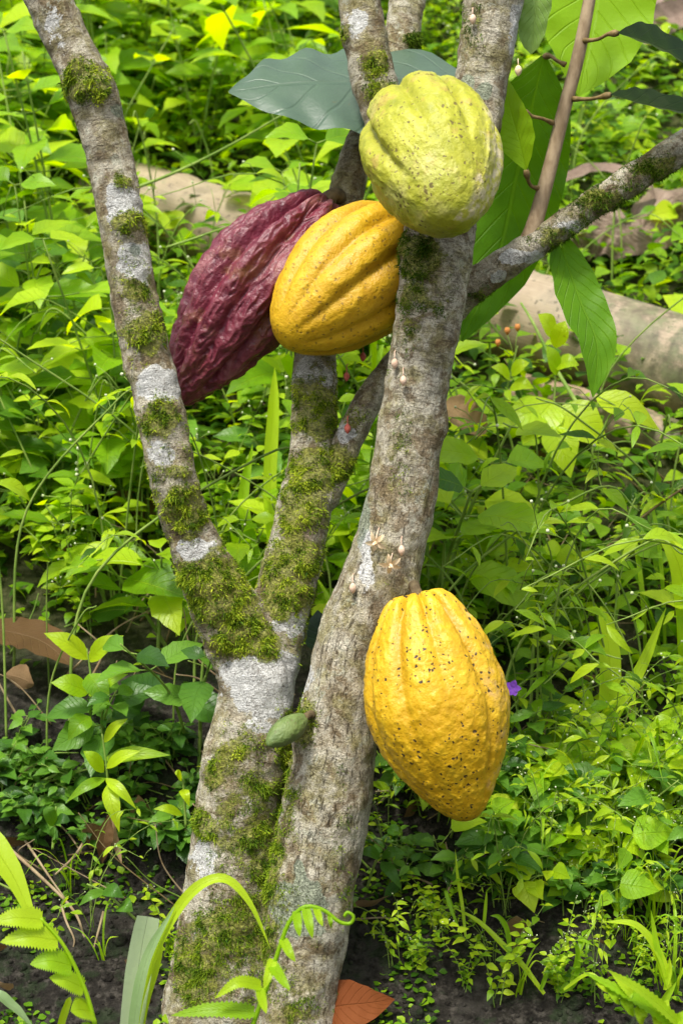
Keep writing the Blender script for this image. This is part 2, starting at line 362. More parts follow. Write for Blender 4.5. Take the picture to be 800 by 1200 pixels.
# ---------------------------------------------------------------- ground
def hz(x, y):
    x = np.asarray(x, float); y = np.asarray(y, float)
    r = smooth(-.02, .18, x)                      # 0 = left bank, 1 = right slope
    near = np.minimum(y, 0)
    zr = np.clip(y, 0, .34) * .95
    zl = np.clip(y, 0, .13) * .6 + smooth(.13, .23, y) * .16 + np.clip(y - .20, 0, .14) * .55
    z = np.where(y > 0, zl * (1 - r) + zr * r, near * .35)
    z = z + np.clip(y - .34, 0, 2.4) * .76 + np.clip(y - 2.74, 0, 6) * .45 + np.clip(y - 8.74, 0, 60) * .12
    z = np.where(y < -1.2, -.42 + (y + 1.2) * .05, z)
    return z
def ground_z(x, y):
    x = np.atleast_1d(np.asarray(x, float)); y = np.atleast_1d(np.asarray(y, float))
    q = np.stack([x, y, np.zeros_like(x)], 1)
    a = .035 * smooth(.15, .8, y) + .010
    return hz(x, y) + a * fbm(q * 4.5, 11, 3) + .007 * fbm(q * 30, 5, 3) + .0035 * fbm(q * 110, 15, 2) * smooth(.35, .2, y) + .10 * smooth(3, 9, np.abs(x) + np.abs(y)) * fbm(q * .5, 3, 3)
def axis(lo, hi, step, far):
    a = np.arange(lo, hi, step); g = np.geomspace(step * 2, far, 28)
    return np.concatenate([lo - g[::-1], a, hi + g])
gx = axis(-.95, .95, .007, 40); gy = np.concatenate([axis(-.12, .34, .005, 50)[:28], np.arange(-.12, .34, .005), axis(.34, 2.2, .011, 50)[28:]])
X, Yg = np.meshgrid(gx, gy); Zg = ground_z(X.ravel(), Yg.ravel())
ZG = Zg.reshape(len(gy), len(gx))
def gz(x, y):
    i = min(max(int(np.searchsorted(gx, x)) - 1, 0), len(gx) - 2); j = min(max(int(np.searchsorted(gy, y)) - 1, 0), len(gy) - 2)
    a = (x - gx[i]) / (gx[i + 1] - gx[i]); b = (y - gy[j]) / (gy[j + 1] - gy[j])
    return float((ZG[j, i] * (1 - a) + ZG[j, i + 1] * a) * (1 - b) + (ZG[j + 1, i] * (1 - a) + ZG[j + 1, i + 1] * a) * b)
nx, ny = len(gx), len(gy); i = np.arange(ny - 1)[:, None] * nx; j = np.arange(nx - 1)[None, :]
Fg = np.stack([i + j, i + j + 1, i + nx + j + 1, i + nx + j], 2).reshape(-1, 4)
tag(mesh_obj('ground', np.stack([X.ravel(), Yg.ravel(), Zg], 1), Fg, M['soil']), kind='structure')

def gnormal(x, y, e=.02):
    return nrm([-(gz(x + e, y) - gz(x - e, y)) / (2 * e), -(gz(x, y + e) - gz(x, y - e)) / (2 * e), 1])

# ---------------------------------------------------------------- leaves
PROF = {
    'ovate': [(0, .04), (.08, .45), (.2, .83), (.33, 1), (.5, .92), (.7, .62), (.87, .28), (1, .02)],
    'heart': [(0, .35), (.06, .78), (.16, 1), (.32, .98), (.52, .78), (.72, .47), (.88, .2), (1, .02)],
    'lance': [(0, .05), (.12, .45), (.3, .9), (.45, 1), (.65, .8), (.85, .4), (1, .02)],
    'pinna': [(0, .7), (.08, .95), (.3, 1), (.6, .8), (.85, .42), (1, .03)],
    'strap': [(0, .8), (.5, 1), (.9, .92), (1, .85)],
    'blade': [(0, .6), (.2, .95), (.5, 1), (.75, .75), (.92, .3), (1, .02)],
    'round': [(0, .1), (.1, .6), (.3, .95), (.5, 1), (.75, .8), (.92, .45), (1, .05)],
    'cacao': [(0, .06), (.08, .35), (.22, .78), (.42, 1), (.62, .98), (.8, .72), (.92, .34), (1, .02)],
    'limp':  [(0, .3), (.1, .75), (.3, 1), (.6, .95), (.85, .7), (.95, .4), (1, .05)],
}
def prof(name, u):
    a = np.array(PROF[name]); return np.interp(u, a[:, 0], a[:, 1])
def leaf_arrays(L, Wd, shape='ovate', droop=.6, fold=.25, nu=8, nv=4, wave=.0, teeth=.0, rnd=random):
    """local: x along, y across, z up"""
    u = np.linspace(0, 1, nu + 1); v = np.linspace(-1, 1, nv + 1)
    ang = -droop * u; dx = np.cos(ang); dz = np.sin(ang)
    cx = np.concatenate([[0], np.cumsum((dx[1:] + dx[:-1]) / 2)]) / nu * L
    cz = np.concatenate([[0], np.cumsum((dz[1:] + dz[:-1]) / 2)]) / nu * L
    w = prof(shape, u) * Wd / 2
    if teeth: w = w * (1 + teeth * np.where(np.arange(nu + 1) % 2 == 0, 1, -1) * (u > .05) * (u < .97))
    U, Vv = np.meshgrid(u, v, indexing='ij')
    bend = rnd.uniform(-.16, .16) * L; asym = rnd.uniform(-.14, .14); x = cx[:, None] - 0 * Vv; y = w[:, None] * Vv * (1 + asym * Vv) + bend * (U ** 2)
    twst = rnd.uniform(-.6, .6)
    ph = rnd.random() * 6
    z = cz[:, None] + fold * np.abs(Vv) ** 1.3 * w[:, None] + wave * w[:, None] * np.sin(U * 9 + ph + Vv * 1.5) * np.abs(Vv) + twst * U * w[:, None] * Vv
    V = np.stack([x + fold * 0, y, z], 2).reshape(-1, 3)
    n = nv + 1; i = np.arange(nu)[:, None] * n; j = np.arange(nv)[None, :]
    Fc = np.stack([i + j, i + j + 1, i + n + j + 1, i + n + j], 2).reshape(-1, 4)[:, ::-1]
    return V, Fc, np.stack([U.ravel(), Vv.ravel()], 1)
def orient(V, base, d, up):
    d = nrm(d); up = np.asarray(up, float); up = nrm(up - d * up.dot(d)); y = np.cross(up, d)
    return np.asarray(base) + V[:, :1] * d + V[:, 1:2] * y + V[:, 2:3] * up
def ribbon(pts, width, up, shape='blade', fold=.2, nu=24, nv=4, wave=0, twist=0.0):
    """leaf along a 3-D midrib; up = facing direction (vector or per-end pair)"""
    c = spline(pts, nu + 1); t = np.gradient(c, axis=0); t /= np.linalg.norm(t, axis=1, keepdims=True)
    u = np.linspace(0, 1, nu + 1); v = np.linspace(-1, 1, nv + 1); w = prof(shape, u) * width / 2
    V = np.zeros((nu + 1, nv + 1, 3)); ph = random.random() * 6
    up = np.asarray(up, float)
    for a in range(nu + 1):
        n = up if up.ndim == 1 else up[0] * (1 - u[a]) + up[1] * u[a]
        n = nrm(n - t[a] * n.dot(t[a])); y = np.cross(n, t[a])
        q = twist * u[a]; n, y = n * math.cos(q) + y * math.sin(q), y * math.cos(q) - n * math.sin(q)
        for b in range(nv + 1):
            V[a, b] = c[a] + y * v[b] * w[a] + n * w[a] * (fold * abs(v[b]) ** 1.3 + wave * math.sin(u[a] * 34 + ph + abs(v[b]) * 2.5) * abs(v[b]))
    n = nv + 1; i = np.arange(nu)[:, None] * n; j = np.arange(nv)[None, :]
    Fc = np.stack([i + j, i + j + 1, i + n + j + 1, i + n + j], 2).reshape(-1, 4)[:, ::-1]
    U, Vv = np.meshgrid(u, v, indexing='ij')
    return V.reshape(-1, 3), Fc, np.stack([U.ravel(), Vv.ravel()], 1)
def one(name, arr, mat, parent=None, tint=.5):
    a = Acc(); a.add(*arr, tint=tint); return a.build(name, mat, parent)
def tube_obj(name, pts, rad, mat, parent=None, n=8, smooth_n=0):
    pts = np.asarray(pts, float)
    if smooth_n:
        q = spline(np.concatenate([pts, np.broadcast_to(np.asarray(rad, float), (len(pts),))[:, None]], 1), smooth_n); pts, rad = q[:, :3], np.maximum(q[:, 3], 1e-5)
    a = Acc(); a.tube(pts, rad, n); return a.build(name, mat, parent)

# ---------------------------------------------------------------- cacao tree
LIMBS = {
 'C':  [(346,1245,100,.0),(348,1200,92,0),(352,1150,90,0),(358,1100,98,0),(363,1050,104,0),(374,1000,98,0),(382,950,102,0),(390,900,99,0),(397,850,92,0),(404,800,88,0),(415,750,88,0),(437,700,93,0),(453,650,87,0),(467,600,82,0),(475,550,80,0),(481,500,78,0),(489,450,77,0),(497,400,76,0),(505,350,80,0),(511,300,86,0),(516,260,84,0),(530,220,74,.0),(548,180,66,0),(558,140,62,.005),(563,100,63,.01),(571,50,66,.01),(578,0,68,.01),(588,-60,66,.0)],
 'CL': [(514,290,60,.005),(492,230,58,.02),(462,160,54,.03),(444,115,53,.03),(437,90,54,.03),(429,50,54,.03),(421,0,50,.03),(414,-60,50,.03)],
 'A':  [(248,1250,150,.03),(252,1200,136,.03),(262,1150,126,.03),(266,1100,118,.03),(270,1050,112,.03),(276,1000,108,.03),(279,950,104,.03),(285,900,98,.03),(292,860,92,.03),(299,820,88,.03),(300,790,92,.03),(290,765,88,.03),(276,740,80,.028),(262,712,76,.025),(246,678,70,.02),(229,640,60,.015),(214,600,56,.01),(201,550,57,.0),(191,500,58,0),(181,450,58,0),(168,400,56,0),(158,350,55,0),(149,300,55,-.005),(140,250,55,-.01),(132,200,56,-.01),(120,150,58,-.015),(104,100,57,-.02),(80,50,55,-.02),(58,0,54,-.025),(35,-60,54,-.03)],
 'B':  [(300,815,84,.03),(310,775,84,.035),(322,740,70,.04),(333,700,68,.045),(345,650,68,.055),(356,600,64,.06),(365,550,58,.07),(367,500,53,.08),(368,450,52,.085),(370,410,50,.09),(382,340,46,.105),(402,240,42,.115),(418,185,40,.13),(446,110,40,.16),(470,40,42,.18),(480,-20,44,.19),(488,-60,44,.19)],
}
BR = [(362,600,44,.065),(380,575,42,.066),(400,532,37,.068),(425,482,34,.075),(447,448,34,.08),(490,402,36,.082),(520,370,38,.078),(550,338,40,.070),(600,304,36,.06),(650,270,33,.055),(700,236,34,.05),(750,204,36,.045),(800,172,38,.04),(860,134,38,.035)]
def limb_curve(L, n):
    q = spline(L, n)
    return np.array([P(a[0], a[1], a[3]) for a in q]), np.array([W(a[2], a[3]) / 2 for a in q])
curves = {}
for k, L in LIMBS.items(): curves[k] = limb_curve(L, 150)
curves['BR'] = limb_curve(BR, 120)

def remeshed(keys, voxel):
    acc = Acc()
    for k in keys:
        c, r = curves[k]; rr = r * (1 + .05 * noise3(c * 22, 4)); acc.tube(c, rr, 40)
    o = acc.build('tmp', M['bark'])
    md = o.modifiers.new('r', 'REMESH'); md.mode = 'VOXEL'; md.voxel_size = voxel
    dg = bpy.context.evaluated_depsgraph_get(); ev = o.evaluated_get(dg); me = ev.to_mesh()
    V = np.zeros(len(me.vertices) * 3, np.float32); me.vertices.foreach_get('co', V); V = V.reshape(-1, 3).astype(float)
    Fc = np.array([list(p.vertices) for p in me.polygons if len(p.vertices) == 4], int)
    ev.to_mesh_clear(); md_ = o.data; bpy.data.objects.remove(o); bpy.data.meshes.remove(md_)
    E = np.unique(np.sort(np.vstack([Fc[:, [0, 1]], Fc[:, [1, 2]], Fc[:, [2, 3]], Fc[:, [3, 0]]]), 1), axis=0)
    deg = np.bincount(E.ravel(), minlength=len(V))[:, None]
    for it in range(9):
        S = np.zeros_like(V)
        for c in range(3): S[:, c] = np.bincount(E[:, 0], V[E[:, 1], c], len(V)) + np.bincount(E[:, 1], V[E[:, 0], c], len(V))
        V = V + .5 * (S / np.maximum(deg, 1) - V)
    return V, Fc
def vnormals(V, Fc):
    n = np.cross(V[Fc[:, 2]] - V[Fc[:, 0]], V[Fc[:, 3]] - V[Fc[:, 1]]); N = np.zeros_like(V)
    for k in range(4): 
        for c in range(3): N[:, c] += np.bincount(Fc[:, k], n[:, c], len(V))
    return N / np.maximum(np.linalg.norm(N, axis=1, keepdims=True), 1e-12)
def bark_coords(V, keys):
    best = np.full(len(V), 1e9); out = np.zeros((len(V), 3)); which = np.zeros(len(V), int)
    for ki, k in enumerate(keys):
        c, r = curves[k]; t, a, b = frames(c); s = np.concatenate([[0], np.cumsum(np.linalg.norm(np.diff(c, axis=0), axis=1))])
        for st in range(0, len(V), 20000):
            v = V[st:st + 20000]; d = np.linalg.norm(v[:, None] - c[None], axis=2) / r[None]; i = d.argmin(1); dm = d[np.arange(len(v)), i]
            rel = v - c[i]; al = (rel * t[i]).sum(1)
            loc = np.stack([(rel * a[i]).sum(1) + ki * .37, (rel * b[i]).sum(1), s[i] + al + ki * 1.3], 1)
            m = dm < best[st:st + 20000]; ix = np.where(m)[0] + st
            best[ix] = dm[m]; out[ix] = loc[m]; which[ix] = ki
    return out, which

MOSS = [(372,470,30,60,.06,.75),(355,580,30,70,.04,.8),(330,680,34,60,.02,.8),(255,690,44,50,0,.7),(345,640,34,150,.03,.52),(265,700,50,80,0,.5),(285,960,60,130,-.02,.5),(285,1090,70,110,-.02,.5),(330,930,18,130,-.01,.5),(200,560,34,120,-.01,.33),(160,360,34,110,-.02,.33),(360,840,16,24,-.03,.8),(470,520,20,90,-.03,.28),(500,340,34,50,-.03,.45),(400,1000,14,120,-.03,.3),(100,95,30,26,-.03,1),(118,110,14,16,-.04,.8),(143,212,20,12,-.03,.6),(151,262,22,15,-.03,.9),(160,342,22,16,-.02,.9),(170,392,26,26,-.02,1),(188,492,26,28,-.02,.95),(206,552,20,10,-.02,.8),(216,600,26,30,-.01,1.1),(222,628,14,10,0,.7),(246,676,44,26,-.01,1.2),(262,712,46,34,0,1.1),(284,742,40,34,0,1.1),(300,745,26,30,.0,1),
 (338,700,36,40,.01,1.1),(350,650,34,36,.02,1.0),(352,600,32,40,.03,1.0),(366,550,30,36,.04,1.0),(368,498,28,28,.05,1.1),(310,755,22,24,0,.9),
 (262,886,34,16,-.02,.8),(305,928,34,14,-.02,1.2),(248,910,16,24,-.01,1.0),(240,965,16,22,0,1.0),(305,985,36,40,-.02,.8),(310,1030,26,50,-.02,.9),(262,1095,46,36,-.02,.9),(235,1135,36,50,0,1.0),(290,1110,40,40,-.03,.8),(292,1060,36,30,-.02,.7),(333,880,10,50,0,.9),(360,860,10,20,-.02,.8),(325,985,12,60,0,.9),
 (492,298,30,30,-.03,1.25),(486,345,24,24,-.03,.6),(480,390,14,30,-.03,.5),(442,75,18,22,.01,.9),(448,105,22,14,.01,.9),(405,40,12,14,.02,.6),(484,45,18,14,.16,1),(555,30,16,40,-.01,.35),(530,150,10,30,0,.4),
 (352,1180,30,30,-.03,.5),(404,1180,14,26,-.01,1.0)]
LICH = [(310,800,50,36,0,1.0),(300,850,26,10,0,.5),(143,240,17,18,-.03,1.0),(156,302,20,20,-.03,.8),(160,330,14,10,-.03,.5),(183,452,23,20,-.02,.9),(190,530,20,14,-.02,.55),(232,642,22,12,0,1),(367,446,26,26,.06,.9),(338,735,22,16,.01,.8),(62,28,20,30,-.04,.4),(415,20,14,26,0,.6),(429,655,10,40,-.01,.6),(240,1000,16,60,0,.5),(238,1090,14,40,0,.45),(605,30,12,34,0,.5),(403,505,12,10,.05,.8),(335,480,6,20,.06,.3)]
TEAL = [(350,1062,36,34,-.03,1.1),(352,1030,8,24,-.03,1.0),(545,95,13,14,-.02,1),(567,105,11,13,-.02,.9),(425,605,12,50,0,.7),(140,125,12,12,-.04,.8),(412,700,10,20,-.01,.5),(160,290,14,12,-.03,.5),(395,800,22,36,-.03,.35)]
def mask(V, items, seed):
    m = np.zeros(len(V)); nz = fbm(V * 38, seed, 5) * .55
    for (px, py, rx, ry, Yc, k) in items:
        c = P(px, py, Yc); a = np.array([W(rx), .055, W(ry)])
        d = np.linalg.norm((V - c) / a, axis=1) + nz
        m = np.maximum(m, k * smooth(1.45, .25, d))
    return m

tree = empty('cacao_tree', P(310, 1195, .02), 'cacao tree with two mossy grey-barked stems, forked limbs and large drooping leaves', 'tree')
KEYS = ['C', 'CL', 'A', 'B']
TV, TF = remeshed(KEYS, .0027)
TB, TWh = bark_coords(TV, KEYS)
TN = vnormals(TV, TF)
fiss = np.where((TWh == 0) | (TWh == 1), 1.0, .12)
fiss = np.where(TWh == 0, smooth(.62, .35, TV[:, 2]) * .6 + .2, fiss); fiss = np.where(TWh == 1, .15, fiss)
moss_m = mask(TV, MOSS, 3); moss_m = np.maximum(moss_m, .42 * smooth(.15, .75, fbm(TV * 20, 61, 4)) * smooth(.8, .6, TV[:, 2]) * np.where(TWh == 0, .55, 1)); lich_m = mask(TV, [(a_, b_, c_ * 1.2, d_ * 1.25, e_, f_) for a_, b_, c_, d_, e_, f_ in LICH], 9) * (1 - .8 * smooth(.3, .8, moss_m)); teal_m = mask(TV, TEAL, 15)
ridge = 1 - np.abs(noise3(TB * np.array([150, 150, 22]), 31)) * 2
disp = .0022 * fbm(TB * 45, 8, 3) + .0009 * fiss * (ridge - .6) + .0042 * moss_m * (.6 + 1.3 * fbm(TV * 75, 6, 4))
disp += .0016 * (1 - fiss) * noise3(TB * np.array([25, 25, 120]), 77)
# branch scars / knots
for (px, py, Yk, rad, amp) in [(512, 498, -.01, 16, .006), (440, 690, -.03, 20, .004), (345, 868, -.02, 16, .010), (262, 775, 0, 16, -.006), (300, 790, -.02, 20, .002), (455, 645, -.04, 18, .004), (125, 105, -.04, 20, .006), (485, 690, -.02, 14, .006), (405, 235, .08, 14, .006)]:
    d = np.linalg.norm(TV - P(px, py, Yk), axis=1) / W(rad); disp += amp * np.exp(-d * d)
TV2 = TV + TN * disp[:, None]
trunk = mesh_obj('trunk', TV2, TF, M['bark'], tree, None, {'bark': TB, 'moss': moss_m, 'lichen': lich_m, 'teal': teal_m, 'fissure': fiss})
# the long cross branch
c, r = curves['BR']; r = r * (1 + .07 * noise3(c * 40, 2)); BV, BF, BU = tube_arrays(c, r, 36)
BB, _ = bark_coords(BV, ['BR']); BN = vnormals(BV, BF)
MB = [(700,235,130,40,.03,.42),(395,545,30,26,.04,1),(420,490,16,20,.05,.5),(655,275,40,18,.03,.7),(705,232,44,16,.03,.75),(770,192,36,16,.02,.9),(640,262,30,10,.02,.6),(560,345,24,14,.05,.5)]
LB = [(403,508,14,12,.05,1),(610,300,30,12,.04,.8),(585,322,14,10,.04,.6),(670,262,30,10,.03,.5),(430,478,10,20,.05,.4)]
bm_ = mask(BV, MB, 5); bl_ = mask(BV, LB, 6)
BV2 = BV + BN * (.0022 * fbm(BB * 60, 8, 3) + .003 * bm_ * fbm(BV * 130, 6, 2))[:, None]
branch = mesh_obj('branch', BV2, BF, M['bark'], tree, None, {'bark': BB, 'moss': bm_, 'lichen': bl_, 'teal': bl_ * 0, 'fissure': np.full(len(BV), .3)})

# moss tufts: fine curved blades rooted on the bark
def moss_tufts(V, N, Fc, m, count, acc, thr=.16):
    fm = m[Fc].mean(1); cen = V[Fc].mean(1); fn = N[Fc].mean(1)
    ar = np.linalg.norm(np.cross(V[Fc[:, 2]] - V[Fc[:, 0]], V[Fc[:, 3]] - V[Fc[:, 1]]), axis=1)
    cl = smooth(-.10, .45, fbm(cen * 85, 21, 4))
    w = ar * np.where(fm > thr, fm, 0) ** 1.2 * (.05 + cl); w /= w.sum()
    ix = RNG.choice(len(Fc), count, p=w); b = V[Fc[ix, 0]] + (V[Fc[ix, 2]] - V[Fc[ix, 0]]) * RNG.random((count, 1)) 
    n = fn[ix]; rd = RNG.normal(size=(count, 3)); d = n * .55 + rd * .75 + np.array([0, -.05, -.15]); d /= np.linalg.norm(d, axis=1, keepdims=True)
    ln = RNG.uniform(.0010, .0038, count)[:, None] * (.45 + .85 * fm[ix][:, None]) * (1 + 1.0 * (RNG.random((count, 1)) < .06)); sd = np.cross(d, RNG.normal(size=(count, 3))); sd /= np.linalg.norm(sd, axis=1, keepdims=True)
    wd = RNG.uniform(.00025, .0006, count)[:, None]
    b = b - n * .0006; mid = b + d * ln * .55; tip = b + d * ln + np.array([0, 0, -1]) * ln * .2
    Vv = np.stack([b - sd * wd, b + sd * wd, mid + sd * wd * .9, mid - sd * wd * .9, tip + sd * wd * .15, tip - sd * wd * .15], 1).reshape(-1, 3)
    k = np.arange(count)[:, None] * 6
    Fq = np.concatenate([k + np.array([0, 1, 2, 3]), k + np.array([3, 2, 4, 5])])
    patchy = smooth(-.35, .45, fbm(b * 75, 44, 3))
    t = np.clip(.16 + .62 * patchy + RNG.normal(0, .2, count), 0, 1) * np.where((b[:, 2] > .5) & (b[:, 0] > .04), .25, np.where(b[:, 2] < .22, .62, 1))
    T = np.repeat(t, 6); T[4::6] = np.minimum(1, T[4::6] + .15); T[5::6] = np.minimum(1, T[5::6] + .15); T[0::6] *= .25; T[1::6] *= .25; T[2::6] *= .75; T[3::6] *= .75  # roots darkened: occlusion shade painted into each blade's tint
    acc.add(Vv, Fq, None, T)
a = Acc(); moss_tufts(TV2, TN, TF, moss_m, 120000, a); moss_tufts(BV2, BN, BF, bm_, 14000, a)
tag(a.build('moss', M['moss'], tree), 'yellow-green moss tufts on the stems and branch', kind='stuff')

# twig with leaves on the right
tw = np.array([P(700, -60, .05), P(690, 0, .052), P(676, 70, .053), P(660, 130, .054), P(643, 200, .055), P(626, 262, .056), P(618, 285, .058)])
twig = tube_obj('twig', tw, [.0052, .0056, .006, .0062, .0066, .0075, .009], simple_mat('twig_bark', (.20, .14, .08), (.36, .27, .17), 120, .75, stretch=(1, 1, .4)), tree, 12, 40)
pet_m = simple_mat('leaf_stalk_skin', (.13, .09, .03), (.25, .17, .07), 150, .6)
def petiole(pts, par, r=.0022):
    q = spline(pts, 16); u = np.linspace(0, 1, 16); rad = r * (.75 + .5 * np.exp(-((u - .02) / .12) ** 2) + .75 * np.exp(-((u - .86) / .14) ** 2))
    return tube_obj('petiole', q, rad, pet_m, par, 8)
def big(pts, w, up, shape='cacao', mat='cacao_under', fold=.12, wave=.05, tint=.5, label=None, twist=0, parent=None):
    o = one('leaf', ribbon(pts, w, up, shape, fold, 40, 10, wave, twist), M[mat], parent or twig, tint)
    if label: o['label'] = label
    return o
big([P(712, -150, .11), P(705, -60, .11), P(694, 30, .10), P(678, 112, .085)], W(150), (0.15, -1, .35), tint=.95)
petiole([P(662, 76, .052), P(652, 71, .055), P(645, 66, .062), P(637, 66, .07)], twig)
big([P(637, 66, .07), P(622, 130, .085), P(604, 210, .10), P(583, 300, .105), P(541, 400, .095)], W(122), (.1, -1, .1), tint=.18, fold=.1)
petiole([P(630, 221, .054), P(622, 218, .045), P(618, 210, .038), P(616, 199, .032)], twig)
big([P(616, 199, .032), P(608, 165, .03), P(598, 130, .035), P(588, 84, .05)], W(50), ((-.6, -1, .2)), 'lance', tint=1.0, fold=.35)
petiole([P(647, 144, .05), P(635, 139, .04), P(622, 136, .035), P(610, 129, .03)], twig)
big([P(648, 262, .075), P(664, 310, .07), P(680, 355, .06), P(699, 405, .045), P(694, 466, .04)], W(60), (.25, -1, .15), 'cacao', tint=.45, fold=.18, wave=.06)
petiole([P(682, 48, .05), P(700, 46, .035), P(712, 40, .025), P(724, 39, .018)], twig)
big([P(724, 39, .018), P(760, 50, .0), P(800, 72, -.02), P(850, 112, -.03)], W(66), (.15, .28, 1), 'lance', 'cacao_top', .3, .04, .55)
petiole([P(671, 116, .05), P(690, 116, .038), P(702, 114, .028), P(715, 111, .02)], twig)
big([P(715, 111, .02), P(755, 122, .0), P(800, 131, -.02), P(860, 140, -.03)], W(60), (.1, .20, 1), 'lance', 'cacao_top', .3, .04, .7)
petiole([P(663, 250, .065), P(655, 262, .07), P(650, 264, .074), P(647, 262, .075)], twig)
big([P(634, -70, .03), P(630, -20, .02), P(626, 20, .018), P(622, 63, .02)], W(44), (-.3, -1, .1), 'limp', 'cacao_young', .5, .1, .5, 'limp young pale green leaf hanging at the top', parent=tree)
big([P(562, 112, .10), P(500, 92, .10), P(420, 96, .085), P(340, 98, .07), P(268, 108, .06)], W(215), (.05, -.66, .75), 'cacao', 'cacao_top', -.10, .05, .6, 'broad grey-green leaf with a glossy upper face behind the forked limb', parent=tree)
# unseen leaves added above the frame to dapple and dim the light
for k in range(9):
    x = random.uniform(-.5, .6); y = random.uniform(-.15, .5); z = random.uniform(1.5, 1.9)
    d = nrm([random.uniform(-1, 1), random.uniform(-1, 1), -.3]); b = np.array([x, y, z])
    big([b, b + d * .09, b + d * .18 + [0, 0, -.02], b + d * .26 + [0, 0, -.06]], .085, (.1, .1, 1), tint=.5, parent=tree)

# flowers and buds on the bark
def front(px, py, key='C'):
    c, r = curves[key]; p = P(px, py, 0); i = np.argmin(np.abs(c[:, 2] - p[2]))
    dx = np.clip((p[0] - c[i, 0]) / r[i], -.98, .98); return P(px, py, c[i, 1] - r[i] * math.sqrt(1 - dx * dx) - .002)
def bud(px, py, key='C', mat='pink_bud', s=.0042, tilt=0, hang=True):
    p = front(px, py, key) + np.array([0, -.006, 0]); a = Acc(); u = np.linspace(0, 1, 9)
    a.tube(np.array([p + np.array([tilt * s * (q - .5), 0, (.5 - q) * s * 2.1]) for q in u]), s * np.sin(np.pi * np.clip(u * .94 + .04, 0, 1)) ** .7 * .8 * (1 - .25 * u) + 1e-5, 10)
    o = a.build('flower_bud', M[mat], tree)
    if hang: tube_obj('bud_stalk', spline([p + [0, 0, s], p + [0, .002, s + .006], p + [.001, .009, s + .008]], 6), .0005, M[mat], o, 5)
for q in [(462, 427), (472, 447), (413, 689), (470, 645)]: bud(*q)
bud(553, 25, 'C'); bud(606, 85, 'C', 'cream_petal', .0045)
bud(407, 503, 'BR', 'red_bud', .0042); bud(425, 419, 'BR', 'red_bud', .004); bud(406, 442, 'BR', 'red_bud', .004)
def flower(px, py, face, s=.0108):
    p = front(px, py) + np.array([0, -.008, 0]); a = Acc()
    n = nrm(face); u_ = nrm(np.cross(n, [0.2, 0, 1])); v_ = np.cross(n, u_)
    o = None; a.tube([p + n * .0, p + n * .003], [.0016, .0008], 8); o = a.build('flower', M['cream_petal'], tree)
    for k in range(5):
        th = k * 1.2566 + .3; d = u_ * math.cos(th) + v_ * math.sin(th)
        V, Fc, U = leaf_arrays(s, s * .42, 'lance', .9, .3, 6, 2); one('petal', (orient(V, p, d + n * .35, n), Fc, U), M['cream_petal'], o)
        d2 = u_ * math.cos(th + .6) + v_ * math.sin(th + .6)
        V, Fc, U = leaf_arrays(s * .55, s * .34, 'round', -1.2, .3, 5, 2); one('petal', (orient(V, p, d2 * .6 + n, n - d2), Fc, U), M['cream_petal'], o)
    tube_obj('flower_stalk', spline([p, p + [.001, .006, .006], p + [.003, .010, .012]], 7), .0005, M['pink_bud'], o, 5)
flower(440, 635, (-.3, -1, -.5)); flower(457, 661, (.1, -1, -.6))

